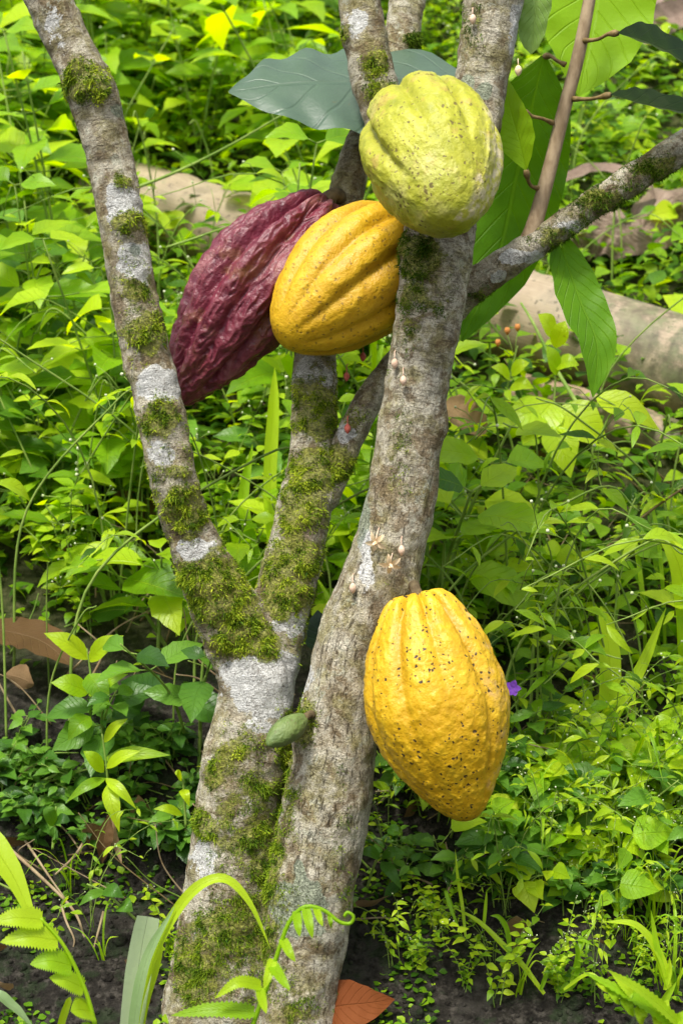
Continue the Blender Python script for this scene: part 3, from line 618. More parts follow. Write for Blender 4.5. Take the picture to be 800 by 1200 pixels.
# ---------------------------------------------------------------- pods
def pod(label, stem_p, tip_p, width, prf, mat, depth, furrow_phase, wart, wart_sc, twist=0.0, roll=0.0, seed=1, bend=0.0, bend_dir=(0, -1, 0), stalk_to=None, sheen_scar=None, pairs=.45, sharp=.20, nribs=10, stalk_r=.006, small=False, long_w=False, tipfade=.35, fade_rng=None):
    A = np.asarray(stem_p, float); B = np.asarray(tip_p, float); ax = nrm(B - A); L = np.linalg.norm(B - A)
    e1 = np.array([1.0, 0, 0]) if abs(ax[0]) < .8 else np.array([0, 0, 1.0]); e1 = nrm(e1 - ax * e1.dot(ax)); e2 = np.cross(ax, e1)
    nu, nv = (70, 90) if small else (240, 340)
    t = (1 - np.cos(np.linspace(0, 1, nu) * math.pi)) / 2
    a = np.array(prf); rr = np.interp(t, a[:, 0], a[:, 1])
    sm = spline(np.array(prf), 200); rr = np.interp(t, sm[:, 0], np.maximum(sm[:, 1], .001)) * width / 2
    rr[0] = 1e-4; rr[-1] = 1e-4
    th = np.arange(nv) / nv * 2 * math.pi
    T, TH = np.meshgrid(t, th, indexing='ij'); R = np.repeat(rr[:, None], nv, 1)
    ph = (TH + roll + twist * (T - .3)) * nribs / (2 * math.pi) + furrow_phase
    ph = ph + .06 * np.sin(TH * 3 + seed)
    idx = np.floor(ph); fr = ph - idx
    dg = np.minimum(fr, 1 - fr)                                  # 0 at furrow
    kk = np.round(ph).astype(int)
    amp = np.where(kk % 2 == 0, 1.0, pairs)
    fade = (tipfade + (1 - tipfade) * smooth(.62, .12, T)) * smooth(1.0, .85, T)
    if fade_rng: fade = smooth(fade_rng[1], fade_rng[0], T + .12 * np.sin(np.round(ph) * 2.3 + seed))
    groove = np.exp(-(dg / sharp) ** 2) * amp
    R = R * (1 - depth * groove * fade) * (1 + depth * .35 * np.cos((dg - .5) * math.pi) * fade)
    C = A[None, None] + ax * (T * L)[..., None] + np.asarray(bend_dir, float) * (bend * 4 * T * (1 - T))[..., None]
    N = np.cos(TH)[..., None] * e1 + np.sin(TH)[..., None] * e2
    # shoulders: push the stem end lobes back over the stalk
    back = smooth(.16, .0, T) * (1 - groove) * smooth(0, .25 * width, R) * .010 * (width / .12)
    V = C + N * R[..., None] - ax * back[..., None]
    q = V.reshape(-1, 3); loc = np.stack([(R * np.cos(TH)).ravel(), (R * np.sin(TH)).ravel(), (T * L).ravel()], 1)
    w1 = fbm(loc * np.array([wart_sc, wart_sc, wart_sc * .7]), seed, 3); w2 = 1 - np.abs(noise3(loc * wart_sc * np.array([1.3, 1.3, .8]), seed + 5)) * 2
    wrt = smooth(-.35, .75, w1)
    if long_w:
        lw = loc * np.array([wart_sc * 1.1, wart_sc * 1.1, wart_sc * .45]); lw = lw + .5 * np.stack([noise3(lw * .6, seed + 30), noise3(lw * .6, seed + 31), noise3(lw * .6, seed + 32)], 1)
        wrt = smooth(.1, .95, .75 * (1 - np.abs(noise3(lw, seed + 5)) * 2.2) + .35 * w1)
    nn = (N * .95 + 0 * N).reshape(-1, 3)
    edge = (smooth(0, .06, T) * smooth(1, .96, T)).ravel()
    q = q + nn * ((wart * (wrt - .35) + .0016 * fbm(loc * 28, seed + 9, 2)) * edge)[:, None]
    i = np.arange(nu - 1)[:, None] * nv; j = np.arange(nv)[None, :]; k = (j + 1) % nv
    Fc = np.stack([i + j, i + k, i + nv + k, i + nv + j], 2).reshape(-1, 4)[:, ::-1]
    n_w = N.reshape(-1, 3)
    sc = np.zeros(len(q))
    if sheen_scar is not None:
        sdir, lo, hi = sheen_scar; sc = smooth(lo, hi, n_w.dot(nrm(sdir)) + .25 * fbm(loc * 60, 17, 3)) * smooth(0, .15, T.ravel()) 
    root = mesh_obj('cacao_pod', q - A, Fc, M[mat], None, np.stack([T.ravel(), TH.ravel()], 1), {'groove': (groove * fade).ravel() * edge, 'wart': wrt, 'sheen_scar': sc})
    root.location = Vector(A); tag(root, label, 'cacao pod')
    if stalk_to is not None:
        e = np.asarray(stalk_to, float)
        st = tube_obj('stalk', spline([A + ax * .008, A - ax * .006, (A + e) / 2 - ax * .004, e], 14) - A, np.linspace(stalk_r * 1.25, stalk_r, 14) * (1 + .15 * np.sin(np.arange(14))), M['stalk'], None, 10)
        st.parent = root
    return root
PR_EGG = [(0, .0), (.012, .20), (.04, .38), (.10, .59), (.2, .79), (.32, .92), (.45, 1.0), (.57, .975), (.70, .84), (.83, .60), (.92, .40), (.97, .24), (.993, .12), (1, 0)]
PR_TAPER = [(0, .0), (.012, .20), (.04, .36), (.10, .56), (.2, .80), (.33, .97), (.45, 1.0), (.6, .92), (.75, .74), (.87, .50), (.95, .30), (.985, .15), (1, 0)]
PR_BLUNT = [(0, .0), (.012, .30), (.04, .50), (.10, .68), (.22, .90), (.38, 1.0), (.55, .98), (.72, .84), (.86, .60), (.94, .40), (.985, .2), (1, 0)]
pod('large yellow cacao pod with black specks hanging low on the right stem', P(488, 697, -.062), P(549, 962, -.075), W(166, -.06), PR_EGG, 'pod_yellow', .10, .5, .0014, 150, .12, 0.10, 3, .004, (-1, 0, 0), P(484, 688, -.022), stalk_r=.0042, sheen_scar=((1, -.35, .2), .9, 1.25), tipfade=.4, pairs=.6, sharp=.17)
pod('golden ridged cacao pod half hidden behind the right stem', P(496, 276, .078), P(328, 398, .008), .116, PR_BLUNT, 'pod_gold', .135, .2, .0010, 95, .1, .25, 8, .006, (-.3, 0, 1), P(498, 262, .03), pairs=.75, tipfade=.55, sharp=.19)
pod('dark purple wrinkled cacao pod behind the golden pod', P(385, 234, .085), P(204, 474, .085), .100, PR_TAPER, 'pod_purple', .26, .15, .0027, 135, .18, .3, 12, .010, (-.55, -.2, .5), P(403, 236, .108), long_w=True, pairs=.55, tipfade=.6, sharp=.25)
pod('lime-yellow cacao pod pointing outward at the fork of the right stem', P(486, 126, -.020), P(530, 258, -.152), .110, PR_BLUNT, 'pod_lime', .15, .42, .0016, 100, .45, .0, 21, .004, (0, -1, .5), P(498, 140, .0), sheen_scar=((1, -.1, .1), .72, 1.0), pairs=.6, nribs=8, sharp=.13, fade_rng=(.38, .88))
pod('tiny green cacao pod growing between the two stems', P(356, 842, -.034), P(313, 873, -.060), W(29), PR_BLUNT, 'pod_green', .07, .2, .0004, 300, 0, 0, 5, 0, (0, 0, 1), P(366, 838, -.026), stalk_r=.003, nribs=5, small=True)

# ---------------------------------------------------------------- logs and debris
def log(name, pts, r, label, mat, nodes=(), end=True):
    c = spline(pts, 90); u = np.linspace(0, 1, 90); rad = np.full(90, r) * (1 + .03 * noise3(c * 8, 3))
    for n in nodes: rad *= 1 + .07 * np.exp(-((u - n) / .008) ** 2) - .03 * np.exp(-((u - n - .016) / .01) ** 2)
    a = Acc(); a.tube(c, rad, 40, cap=False); o = a.build(name, M[mat])
    tag(o, label, 'log')
    for k in (0, -1):
        t = nrm(c[k] - c[k + (1 if k == 0 else -2)])
        e = tube_obj('cut_end', np.array([c[k] - t * .03, c[k] - t * .03, c[k] + t * .001, c[k] + t * .001, c[k] - t * .012, c[k] - t * .012]), np.array([1e-4, rad[k] * .97, rad[k] * .97, rad[k] * .84, rad[k] * .84, 1e-4]), M['deadwood'], o, 32)
    return o
def on_ground_px(px, py, lift=0.0):
    """the point of the slope that the photo shows there"""
    for Y in np.linspace(.0, 2.6, 520):
        p = P(px, py, Y)
        if gz(p[0], Y) + lift >= p[2]: return p
    return P(px, py, 2.4)
LP = [on_ground_px(120, 232, .05), on_ground_px(900, 462, .055)]
log('bamboo_log', [LP[0], LP[0] * .5 + LP[1] * .5 + [0, 0, .004], LP[1]], .064, 'thick pale bamboo log lying across the slope behind the tree', 'bamboo', (.14, .46, .665, .90))
q0, q1 = on_ground_px(600, 462, .0), on_ground_px(812, 530, .0)
log('broken_log', [q0, (q0 + q1) / 2 + [0, 0, .006], q1], .030, 'spotted brown piece of dead wood below the bamboo log', 'deadwood')

def dry_blade(label, pts, w, up, mat='dry_leaf', fold=.4, wave=.05, tint=.6, shape='limp', name='dead_leaf', tw=0):
    o = one(name, ribbon(pts, w, up, shape, fold, 40, 12, wave, tw), M[mat], None, tint); return tag(o, label, 'dead leaf')
def gp(px, py, lift=.02):
    p = on_ground_px(px, py, 0); p[2] += 0; return p + nrm([0, -.6, .8]) * lift
dry_blade('wide dry brown leaf sheath curled above the bamboo log', [gp(640, 300, .07), gp(680, 305, .085), gp(720, 315, .085), gp(765, 330, .06)], .11, (.1, -.8, .5), fold=-.9, tint=.85, mat='sheath', wave=.12)
dry_blade('dry leaf sheath with a dark torn end at the right edge', [gp(830, 300, .07), gp(800, 296, .09), gp(770, 300, .09), gp(745, 335, .05)], .10, (0, -.8, .5), fold=-.9, tint=.75, mat='sheath', wave=.12)
dry_blade('thin dry brown leaf strip lying on the leaf sheath', [gp(650, 288, .10), gp(690, 282, .11), gp(735, 292, .11), gp(760, 300, .09)], .035, (0, -.5, .8), tint=.35, mat='sheath')
dry_blade('pale dry leaf strip near the upper right corner', [gp(712, 85, .08), gp(745, 70, .10), gp(790, 48, .10), gp(840, 30, .08)], .06, (0, -.7, .6), tint=1.0, mat='sheath')
dry_blade('pale crumpled dry leaf under the pale strip', [gp(735, 92, .07), gp(770, 84, .09), gp(805, 66, .09)], .06, (.2, -.9, .3), tint=.9, wave=.12, mat='sheath')
dry_blade('broad brown dead leaf low on the left slope', [P(-30, 735, .26), P(10, 740, .25), P(50, 752, .235), P(85, 780, .20)], .055, (.1, -.5, .9), tint=-.3, fold=.1, wave=.05, shape='cacao')
dry_blade('curled brown dead leaf beside the left limb', [P(150, 575, .5), P(165, 590, .49), P(180, 605, .5)], .035, (.2, -1, .3), tint=.5)
dry_blade('brown withered leaf hanging at the left bank', [P(128, 955, .12), P(122, 985, .115), P(120, 1012, .12)], .016, (.3, -1, .0), tint=.2, shape='lance')
dry_blade('straw-coloured dry blade hanging at the left bank', [P(128, 955, .13), P(135, 985, .125), P(143, 1012, .12)], .007, (.3, -1, .0), tint=1.0, shape='blade')
dry_blade('pale dry leaf tangled beside the right stem', [P(522, 470, .45), P(545, 490, .44), P(570, 505, .45)], .04, (.2, -1, .4), tint=.8)
bl = one('fallen_leaf', ribbon([P(372, 1188, .0), P(395, 1180, -.015), P(430, 1176, -.015), P(462, 1171, .0)], W(62), (.1, -.85, .5), 'ovate', .12, 24, 8, .06), M['red_leaf'], None, .6)
tag(bl, 'reddish brown fallen leaf at the foot of the right stem', 'fallen leaf')

# ---------------------------------------------------------------- weeds
def weed_proto(kind, seed):
    """plant standing at the origin, z up, leaves mostly facing -y/up; returns an Empty with parts"""
    R = random.Random(seed); root = empty({'broad': 'broad_leaved_weed', 'tall': 'tall_leafy_weed', 'small': 'small_leaved_weed', 'heart': 'heart_leaved_vine', 'shade': 'shade_painted_weed', 'wisp': 'wiry_weed', 'grass': 'grass_tuft'}[kind], (0, 0, 0), 'x', 'weed')
    stem = Acc(); leaves = []; fol = Acc(); heads = []
    def addleaf(base, d, L, wr, shape, droop, fold, tint, up=(0, -.35, 1), teeth=.06, nu=8, nv=4):
        V, Fc, U = leaf_arrays(L, L * wr, shape, droop, fold, nu, nv, .08, teeth, R); leaves.append((orient(V, base, d, up), Fc, U, tint))
    if kind in ('broad', 'tall', 'shade'):
        ns = R.choice([2, 3]) if kind != 'tall' else 2
        for k in range(ns):
            H = R.uniform(.10, .20) if kind != 'tall' else R.uniform(.26, .40)
            lean = np.array([R.uniform(-.5, .5), R.uniform(-.6, .1), 0]) * H
            pts = spline([np.array([R.uniform(-.02, .02), R.uniform(-.02, .02), -.02]), np.array([0, 0, H * .5]) + lean * .35, np.array([0, 0, H]) + lean], 12)
            stem.tube(pts, np.linspace(.0022, .0010, 12), 6)
            nn = R.choice([3, 4]) if kind != 'tall' else R.choice([5, 6])
            for q in range(nn):
                f = .3 + .7 * (q + 1) / nn; i = min(11, int(f * 11)); b = pts[i]; az = q * 1.5 + R.uniform(-.4, .4) + k
                L = (R.uniform(.045, .072) if kind != 'tall' else R.uniform(.055, .088)) * (1.1 - .45 * (f > .95))
                for sgn in (1, -1):
                    d = np.array([math.cos(az) * sgn, math.sin(az) * sgn, R.uniform(-.05, .55)])
                    pl = L * .22; b2 = b + nrm(d) * pl; stem.tube(np.array([b, b2]), [.0009, .0007], 5)
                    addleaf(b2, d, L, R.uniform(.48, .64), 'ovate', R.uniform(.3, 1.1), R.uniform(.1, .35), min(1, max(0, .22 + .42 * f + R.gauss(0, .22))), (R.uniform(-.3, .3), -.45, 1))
    elif kind == 'heart':
        for k in range(3):
            az = R.uniform(0, 6.28); Ln = R.uniform(.12, .24); d0 = np.array([math.cos(az), math.sin(az) * .6, 0])
            pts = spline([np.zeros(3), d0 * Ln * .4 + [0, 0, .08], d0 * Ln * .75 + [0, 0, .10], d0 * Ln + [0, 0, .07]], 14)
            stem.tube(pts, np.linspace(.0016, .0008, 14), 5)
            for q in range(2, 14, 3):
                d = np.array([R.uniform(-1, 1), R.uniform(-1, .2), R.uniform(-.3, .3)]); L = R.uniform(.03, .08)
                b2 = pts[q] + np.array([R.uniform(-.01, .01), -.008, R.uniform(.01, .03)]); stem.tube(np.array([pts[q], b2]), .0006, 5)
                addleaf(b2, d, L, R.uniform(.7, .85), 'heart', R.uniform(.2, .8), R.uniform(.05, .25), R.uniform(.35, .9), (R.uniform(-.3, .3), -.7, .8), 0)
    elif kind == 'small':
        for k in range(4):
            H = R.uniform(.09, .22); lean = np.array([R.uniform(-.7, .7), R.uniform(-.7, .3), 0]) * H
            pts = spline([np.array([R.uniform(-.03, .03), R.uniform(-.03, .03), -.02]), np.array([0, 0, H * .5]) + lean * .3, np.array([0, 0, H]) + lean], 10)
            stem.tube(pts, np.linspace(.0014, .0006, 10), 5)
            for q in range(2, 10):
                az = R.uniform(0, 6.28)
                for sgn in (1, -1):
                    d = np.array([math.cos(az) * sgn, math.sin(az) * sgn, R.uniform(-.1, .6)]); L = R.uniform(.014, .034)
                    V, Fc, U = leaf_arrays(L, L * R.uniform(.4, .62), 'ovate', R.uniform(.2, 1), .2, 5, 2, 0, .05, R)
                    fol.add(orient(V, pts[q], d, (0, -.4, 1)), Fc, U, R.uniform(.15, .95))
            if R.random() < .7:
                for q in range(R.choice([3, 5])):
                    e = pts[-1] + np.array([R.uniform(-.02, .02), R.uniform(-.02, .01), R.uniform(.0, .03)]); stem.tube(np.array([pts[-1], e]), .0004, 4)
                    heads.append(e)
    elif kind == 'wisp':
        for k in range(R.choice([3, 4, 5])):
            H = R.uniform(.12, .32); lean = np.array([R.uniform(-1, 1), R.uniform(-.8, .2), 0]) * H * .8
            pts = spline([np.array([R.uniform(-.02, .02), R.uniform(-.02, .02), -.02]), np.array([0, 0, H * .55]) + lean * .25, np.array([0, 0, H * .85]) + lean * .7, np.array([0, 0, H * .8]) + lean * 1.2], 14)
            stem.tube(pts, np.linspace(.0013, .0005, 14), 5)
            for q in range(3, 14, 2):
                az = R.uniform(0, 6.28)
                for sgn in ((1, -1) if R.random() < .5 else (1,)):
                    d = np.array([math.cos(az) * sgn, math.sin(az) * sgn, R.uniform(-.5, .5)]); L = R.uniform(.012, .045)
                    V, Fc, U = leaf_arrays(L, L * R.uniform(.2, .4), 'lance', R.uniform(.3, 1.4), .3, 7, 2, .1, .0, R)
                    fol.add(orient(V, pts[q], d, (R.uniform(-.5, .5), -.4, 1)), Fc, U, R.uniform(.1, 1))
                if R.random() < .6:
                    e = pts[q] + np.array([R.uniform(-.03, .03), R.uniform(-.03, .01), R.uniform(.0, .035)]); stem.tube(np.array([pts[q], (pts[q] + e) / 2 + [0, 0, .004], e]), .0004, 4)
                    if R.random() < .6: heads.append(e)
    elif kind == 'grass':
        for k in range(R.choice([6, 8, 10])):
            az = R.uniform(0, 6.28); L = R.uniform(.10, .28); sp = R.uniform(.2, .9); d = np.array([math.cos(az), math.sin(az), 0]) * sp
            b = np.array([R.uniform(-.015, .015), R.uniform(-.015, .015), -.01])
            pts = [b, b + np.array([0, 0, L * .45]) + d * L * .15, b + np.array([0, 0, L * .75]) + d * L * .45, b + np.array([0, 0, L * R.uniform(.5, .9)]) + d * L * .9]
            V, Fc, U = ribbon(pts, R.uniform(.004, .009), (-d[0], -d[1] - .3, .8), 'blade', .3, 14, 2); leaves.append((V, Fc, U, R.uniform(.2, .9)))
    mats = {'broad': 'weed', 'shade': 'weed_dark', 'tall': 'weed', 'heart': 'weed_yellow' if seed % 2 else 'weed', 'small': 'small', 'wisp': 'small', 'grass': 'grass'}[kind]
    if kind == 'shade' or (seed % 5 == 0 and kind == 'broad'): mats = 'weed_dark'  # lower bank weeds take the dark leaf: shade painted as colour
    if kind != 'grass': stem.build('stem', M['stem'], root)
    if kind in ('small', 'wisp'): fol.build('foliage', M[mats], root)
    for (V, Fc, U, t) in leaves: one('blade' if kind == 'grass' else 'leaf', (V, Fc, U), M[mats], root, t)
    for e in heads: tube_obj('flower_head', np.array([e - [0, 0, .0012], e, e + [0, 0, .0014]]), [.0006, .0015, .0010], M['head'], root, 7)
    return root

LABEL = {
 'broad': ('low broad-leaved green weed growing on the slope behind the cacao tree', 'low broad-leaved weeds on the slope'),
 'tall': ('tall leafy green weed with toothed leaves on the upper slope', 'tall leafy weeds on the upper slope'),
 'small': ('fine-stemmed weed with many small oval leaves on the slope', 'small-leaved weeds on the slope'),
 'heart': ('trailing vine with heart-shaped green leaves on the slope', 'heart-leaved vines on the slope'),
 'shade': ('oval-leaved weed on the lower bank with shade painted into its leaves', 'weeds with shade-painted leaves on the lower bank'),
 'wisp': ('wiry weed with thin bent stems, narrow leaves and tiny pale buds on the slope', 'wiry weeds on the slope'),
 'grass': ('tuft of narrow arching grass blades on the slope', 'grass tufts on the slope'),
}
used = {}
PROTO = {k: [weed_proto(k, 100 * ki + q) for q in range(n)] for ki, (k, n) in enumerate([('broad', 8), ('tall', 5), ('small', 7), ('heart', 6), ('grass', 6), ('wisp', 8), ('shade', 5)])}
def plant(kind, x, y, sc=1.0, rz=None, tilt=None):
    pr = random.choice(PROTO[kind])
    o = pr if pr.name not in used else copy_tree(pr); used[pr.name] = 1
    n = gnormal(x, y, .05)
    o.location = (x, y, gz(x, y) - .004)
    up = nrm(np.array([0, 0, 1.0]) * .75 + n * .45 + np.array([random.uniform(-.15, .15), random.uniform(-.2, .1), 0]))
    q = Vector((0, 0, 1)).rotation_difference(Vector(up)) @ Quaternion((0, 0, 1), random.uniform(-.9, .9) if rz is None else rz)
    o.rotation_mode = 'QUATERNION'; o.rotation_quaternion = q; o.scale = (sc, sc, sc)
    lab, g = LABEL[kind]; tag(o, lab, {'grass': 'grass', 'heart': 'vine'}.get(kind, 'weed'), g)
    return o
HGT = {'shade': .2, 'broad': .20, 'tall': .38, 'small': .22, 'heart': .20, 'grass': .24, 'wisp': .32}
def blocked(kind, x, y, sc):
    bx, by = to_px((x, y, gz(x, y)))
    if kind == 'tall' and (140 < bx < 335 and 205 < by < 420): return True
    if kind == 'broad' and (150 < bx < 325 and 200 < by < 330): return True
    p = np.array([x, y, gz(x, y)]); bx, by = to_px(p); h = HGT[kind] * sc; tx, ty = to_px(p + [0, -.06, h])
    # keep the logs, the sheath and the bare soil in view
    for (x0, x1, y0, y1, yb) in [(560, 830, 300, 492, 610), (640, 820, 270, 345, 440), (160, 320, 205, 285, 340), (700, 810, 40, 90, 150), (615, 800, 455, 515, 570), (-20, 75, 715, 785, 830)]:
        if x0 - 20 < bx < x1 + 20 and ty < y1 - 15 and by > y0 and by < yb + 120 and by > y1 - 30: return True
        if x0 < bx < x1 and y0 < by < y1: return True
    return False
step = .076; cnt = {}
y = .17
while y < 2.15:
    hw = .2 * (1.5 + y) + .16; x = -hw
    while x < hw:
        xx = x + random.uniform(-.5, .5) * step; yy = y + random.uniform(-.5, .5) * step
        px, py = to_px((xx, yy, gz(xx, yy)))
        r_ = random.random()
        left = px < 400
        if yy > .75 and left: kind = 'tall' if r_ < .42 else 'broad' if r_ < .66 else 'small' if r_ < .84 else 'heart'
        elif yy > 1.1: kind = 'small' if r_ < .45 else 'broad' if r_ < .75 else 'heart'
        elif left: kind = 'broad' if r_ < .34 else 'small' if r_ < .64 else 'heart' if r_ < .84 else 'grass' if r_ < .95 else 'tall'
        else: kind = 'broad' if r_ < .26 else 'small' if r_ < .52 else 'heart' if r_ < .76 else 'grass'
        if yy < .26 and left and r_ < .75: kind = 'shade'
        elif yy < .3: kind = 'shade' if r_ < .2 else 'wisp' if r_ < .4 else 'small' if r_ < .55 else 'broad' if r_ < .72 else 'heart' if r_ < .8 else 'grass'
        sc = random.choice([random.uniform(.55, .9), random.uniform(.8, 1.35)]) * (.8 if yy < .3 else 1)
        if yy > .95 and not left: sc *= .45 if kind in ('heart', 'broad') else .65
        if kind == 'tall': sc = random.uniform(.7, 1.12)
        if left and .45 < yy < 1.9 and random.random() < .5:
            k2 = random.choice(['tall', 'broad', 'heart', 'broad']); x2 = xx + random.uniform(-.5, .5) * step; y2 = yy + random.uniform(-.5, .5) * step; s2 = random.uniform(.6, 1.0)
            if not blocked(k2, x2, y2, s2): plant(k2, x2, y2, s2)
        ok = not blocked(kind, xx, yy, sc)
        if not ok:
            kind = 'small' if r_ < .5 else 'heart'; sc = .5; ok = not blocked(kind, xx, yy, sc)
        if yy < .27 and random.random() < (.7 if left else .4): ok = False
        if ok and random.random() < .95: plant(kind, xx, yy, sc); cnt[kind] = cnt.get(kind, 0) + 1
        if yy < 1.15 and random.random() < (.22 if left else .42):
            x2 = xx + step * .4; y2 = yy + .02
            if not blocked('wisp', x2, y2, .9): plant('wisp', x2, y2, random.uniform(.7, 1.2)); cnt['wisp'] = cnt.get('wisp', 0) + 1
        x += step
    y += step * .9
for k in range(150):
    px = random.choice([random.uniform(430, 810), random.uniform(560, 810), random.uniform(-10, 230)]); py = random.uniform(900, 1075) if px > 400 else random.uniform(880, 1010)
    if px > 400 and random.random() > (px - 380) / 400 and py > 1000: continue
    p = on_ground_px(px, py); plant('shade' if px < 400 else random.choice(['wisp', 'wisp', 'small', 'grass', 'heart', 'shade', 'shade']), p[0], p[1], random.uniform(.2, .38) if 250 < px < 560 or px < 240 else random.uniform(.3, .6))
for k in range(40):
    px = random.uniform(425, 810) if k < 36 else random.uniform(-10, 200); py = random.uniform(1000, 1175)
    p = on_ground_px(px, py); plant(random.choice(['grass', 'wisp', 'small', 'grass']), p[0], p[1], random.uniform(.18, .42))
print('plants', cnt)

LIT = []
for k in range(5):
    V, Fc, U = leaf_arrays(1.0, random.uniform(.4, .6), random.choice(['ovate', 'lance', 'cacao']), random.uniform(-.8, .9), random.uniform(-.3, .5), 12, 6, .15, .03)
    LIT.append((V, Fc, U))
lit_me = []
for k in range(75):
    px, py = (random.uniform(-10, 810), random.uniform(930, 1190)) if k < 34 else (random.uniform(0, 810), random.uniform(120, 930))
    p = on_ground_px(px, py); sz = random.uniform(.018, .05)
    if k < 5:
        o = one('withered_leaf', LIT[k], M['dry_leaf'], None, random.uniform(.1, .9)); lit_me.append(o)
    else:
        o = random.choice(lit_me).copy(); COL.objects.link(o)
    o.scale = (sz, sz, sz); n = Vector(gnormal(p[0], p[1], .03)); o.rotation_mode = 'QUATERNION'
    o.rotation_quaternion = Quaternion((random.uniform(-.4, .4), random.uniform(-.4, .4), 0, 1)).normalized() @ Vector((0, 0, 1)).rotation_difference(n) @ Quaternion((0, 0, 1), random.uniform(0, 6.28))
    o.location = Vector((p[0], p[1], gz(p[0], p[1]) + .006 + (random.uniform(0, .06) if k >= 34 else 0)))
    tag(o, 'small withered brown leaf lying among the weeds and soil of the slope', 'dead leaf', 'withered leaves littering the slope')
# ground cover: creeping small leaves nobody could count
a = Acc(); N_ = 30000
for k in range(N_):
    y = .05 + 2.2 * random.random() ** .9; x = random.uniform(-1, 1) * (.2 * (1.5 + y) + .2)
    dn = float(smooth(.26, .46, y)) if x < 0 else float(smooth(.03, .34, y))
    if random.random() > .05 + .95 * dn ** 1.5: continue
    z = gz(x, y); L = random.uniform(.010, .036) * (.5 + .5 * dn)
    lift = random.random() ** 1.6 * .12 * (.1 + .9 * dn)
    V, Fc, U = leaf_arrays(L, L * random.uniform(.45, .8), 'ovate', random.uniform(.2, 1), .2, 4, 2)
    a.add(orient(V, (x, y, z + lift), (random.uniform(-1, 1), random.uniform(-1, .5), random.uniform(-.4, .5)), (random.uniform(-.4, .4), -.4, 1)), Fc, U, random.uniform(.0, .9))
tag(a.build('ground_cover', M['cover']), 'low creeping ground cover of small green leaves over the slope', 'ground cover', kind='stuff')
# sprouts on bare soil
a = Acc()
for k in range(6500):
    y = random.uniform(-.06, .2); x = random.uniform(-.42, .42); 
    if fbm(np.array([[x * 9, y * 9, 0]]), 3, 2)[0] < .02 + .1 * random.random(): continue
    z = gz(x, y); L = random.uniform(.003, .010)
    V, Fc, U = leaf_arrays(L, L * .8, 'round', .3, .2, 3, 2)
    a.add(orient(V, (x, y, z + random.random() * .006), (random.uniform(-1, 1), random.uniform(-1, .5), random.uniform(0, .5)), (0, -.5, 1)), Fc, U, random.uniform(-.1, .75))
tag(a.build('soil_sprouts', M['cover']), 'tiny green sprouts scattered over the dark bare soil', 'sprouts', kind='stuff')
# soil crumbs
a = Acc()
for k in range(4500):
    y = random.uniform(-.08, .22); x = random.uniform(-.42, .42); r = random.uniform(.0006, .003) * (1 + 1.8 * (random.random() < .06)); p = np.array([x, y, gz(x, y)])
    d = np.array([random.gauss(0, 1), random.gauss(0, 1), random.gauss(0, 1)]); d = nrm(d)
    a.tube([p - d * r, p - d * r * .4, p + d * r * .5, p + d * r], [r * .5, r, r * .9, r * .4], 6, random.random())
tag(a.build('soil_crumbs', M['soil'], None, False), 'crumbs of dark earth on the bare soil', 'soil', kind='stuff')

# ---------------------------------------------------------------- sticks and stems
def stick(label, pts, r, mat='dry', name='dry_twig', group='dry twigs on the slope', cat='twig'):
    o = tube_obj(name, pts, np.linspace(r, r * .5, len(pts)), M[mat], None, 6, 24); return tag(o, label, cat, group)
stick('long dry twig slanting down the left bank', [P(0, 985, .14), P(40, 1020, .12), P(85, 1065, .10), P(100, 1100, .09)], .0020, group=None)
stick('short straight dry twig leaning on the left bank', [P(110, 965, .16), P(90, 1000, .13), P(65, 1025, .12)], .0019, group=None)
stick('thin dry twig crossing the left bank', [P(30, 985, .15), P(60, 1030, .12), P(85, 1065, .11)], .0014, group=None)
stick('bent dry root on the left bank soil', [P(72, 1060, .10), P(78, 1080, .085), P(87, 1100, .08), P(86, 1112, .08)], .0013, group=None)
stick('dry stalk standing on the left bank soil', [P(122, 1068, .08), P(116, 1090, .075), P(110, 1112, .07)], .0015, group=None)
stick('long pale stem crossing the right slope', [P(590, 865, .22), P(620, 905, .2), P(660, 960, .17), P(720, 1000, .16)], .0022, group=None)
stick('grey stick under the large yellow pod', [P(552, 975, .16), P(580, 1025, .13), P(632, 1068, .09)], .0026, group=None)
stick('brown curved twig rising at the right edge', [P(640, 690, .35), P(700, 650, .33), P(760, 600, .3), P(810, 565, .28)], .0024, 'stem_brown', group=None)
stick('green stem slanting across the bamboo log', [P(680, 480, .45), P(650, 430, .5), P(625, 380, .52), P(610, 355, .54)], .0028, 'stem', 'green_stem', None, 'stem')
stick('slender dark stem arching at upper left', [P(160, 220, .55), P(210, 200, .54), P(270, 170, .52), P(330, 135, .5)], .0022, 'stem', 'green_stem', None, 'stem')
stick('thin green stem running under the left log', [P(195, 290, .5), P(240, 275, .5), P(290, 255, .48), P(340, 215, .48)], .0016, 'stem', 'green_stem', None, 'stem')
stick('pale green stem low on the left slope', [P(0, 935, .18), P(40, 920, .17), P(85, 898, .18)], .0024, 'stem', 'green_stem', None, 'stem')
for k in range(170):
    px, py = random.uniform(0, 800), random.uniform(480, 1110); p = on_ground_px(px, py); q = p + np.array([random.uniform(-.1, .1), random.uniform(-.05, .02), random.uniform(0, .10)])
    stick('thin straw-coloured twig tangled among the weeds', [p + [0, 0, .01], (p + q) / 2 + [random.uniform(-.02, .02), 0, random.uniform(0, .02)], q], random.uniform(.0006, .0014), random.choice(['dry', 'dry', 'stem_brown', 'stem']), group='thin twigs among the weeds')

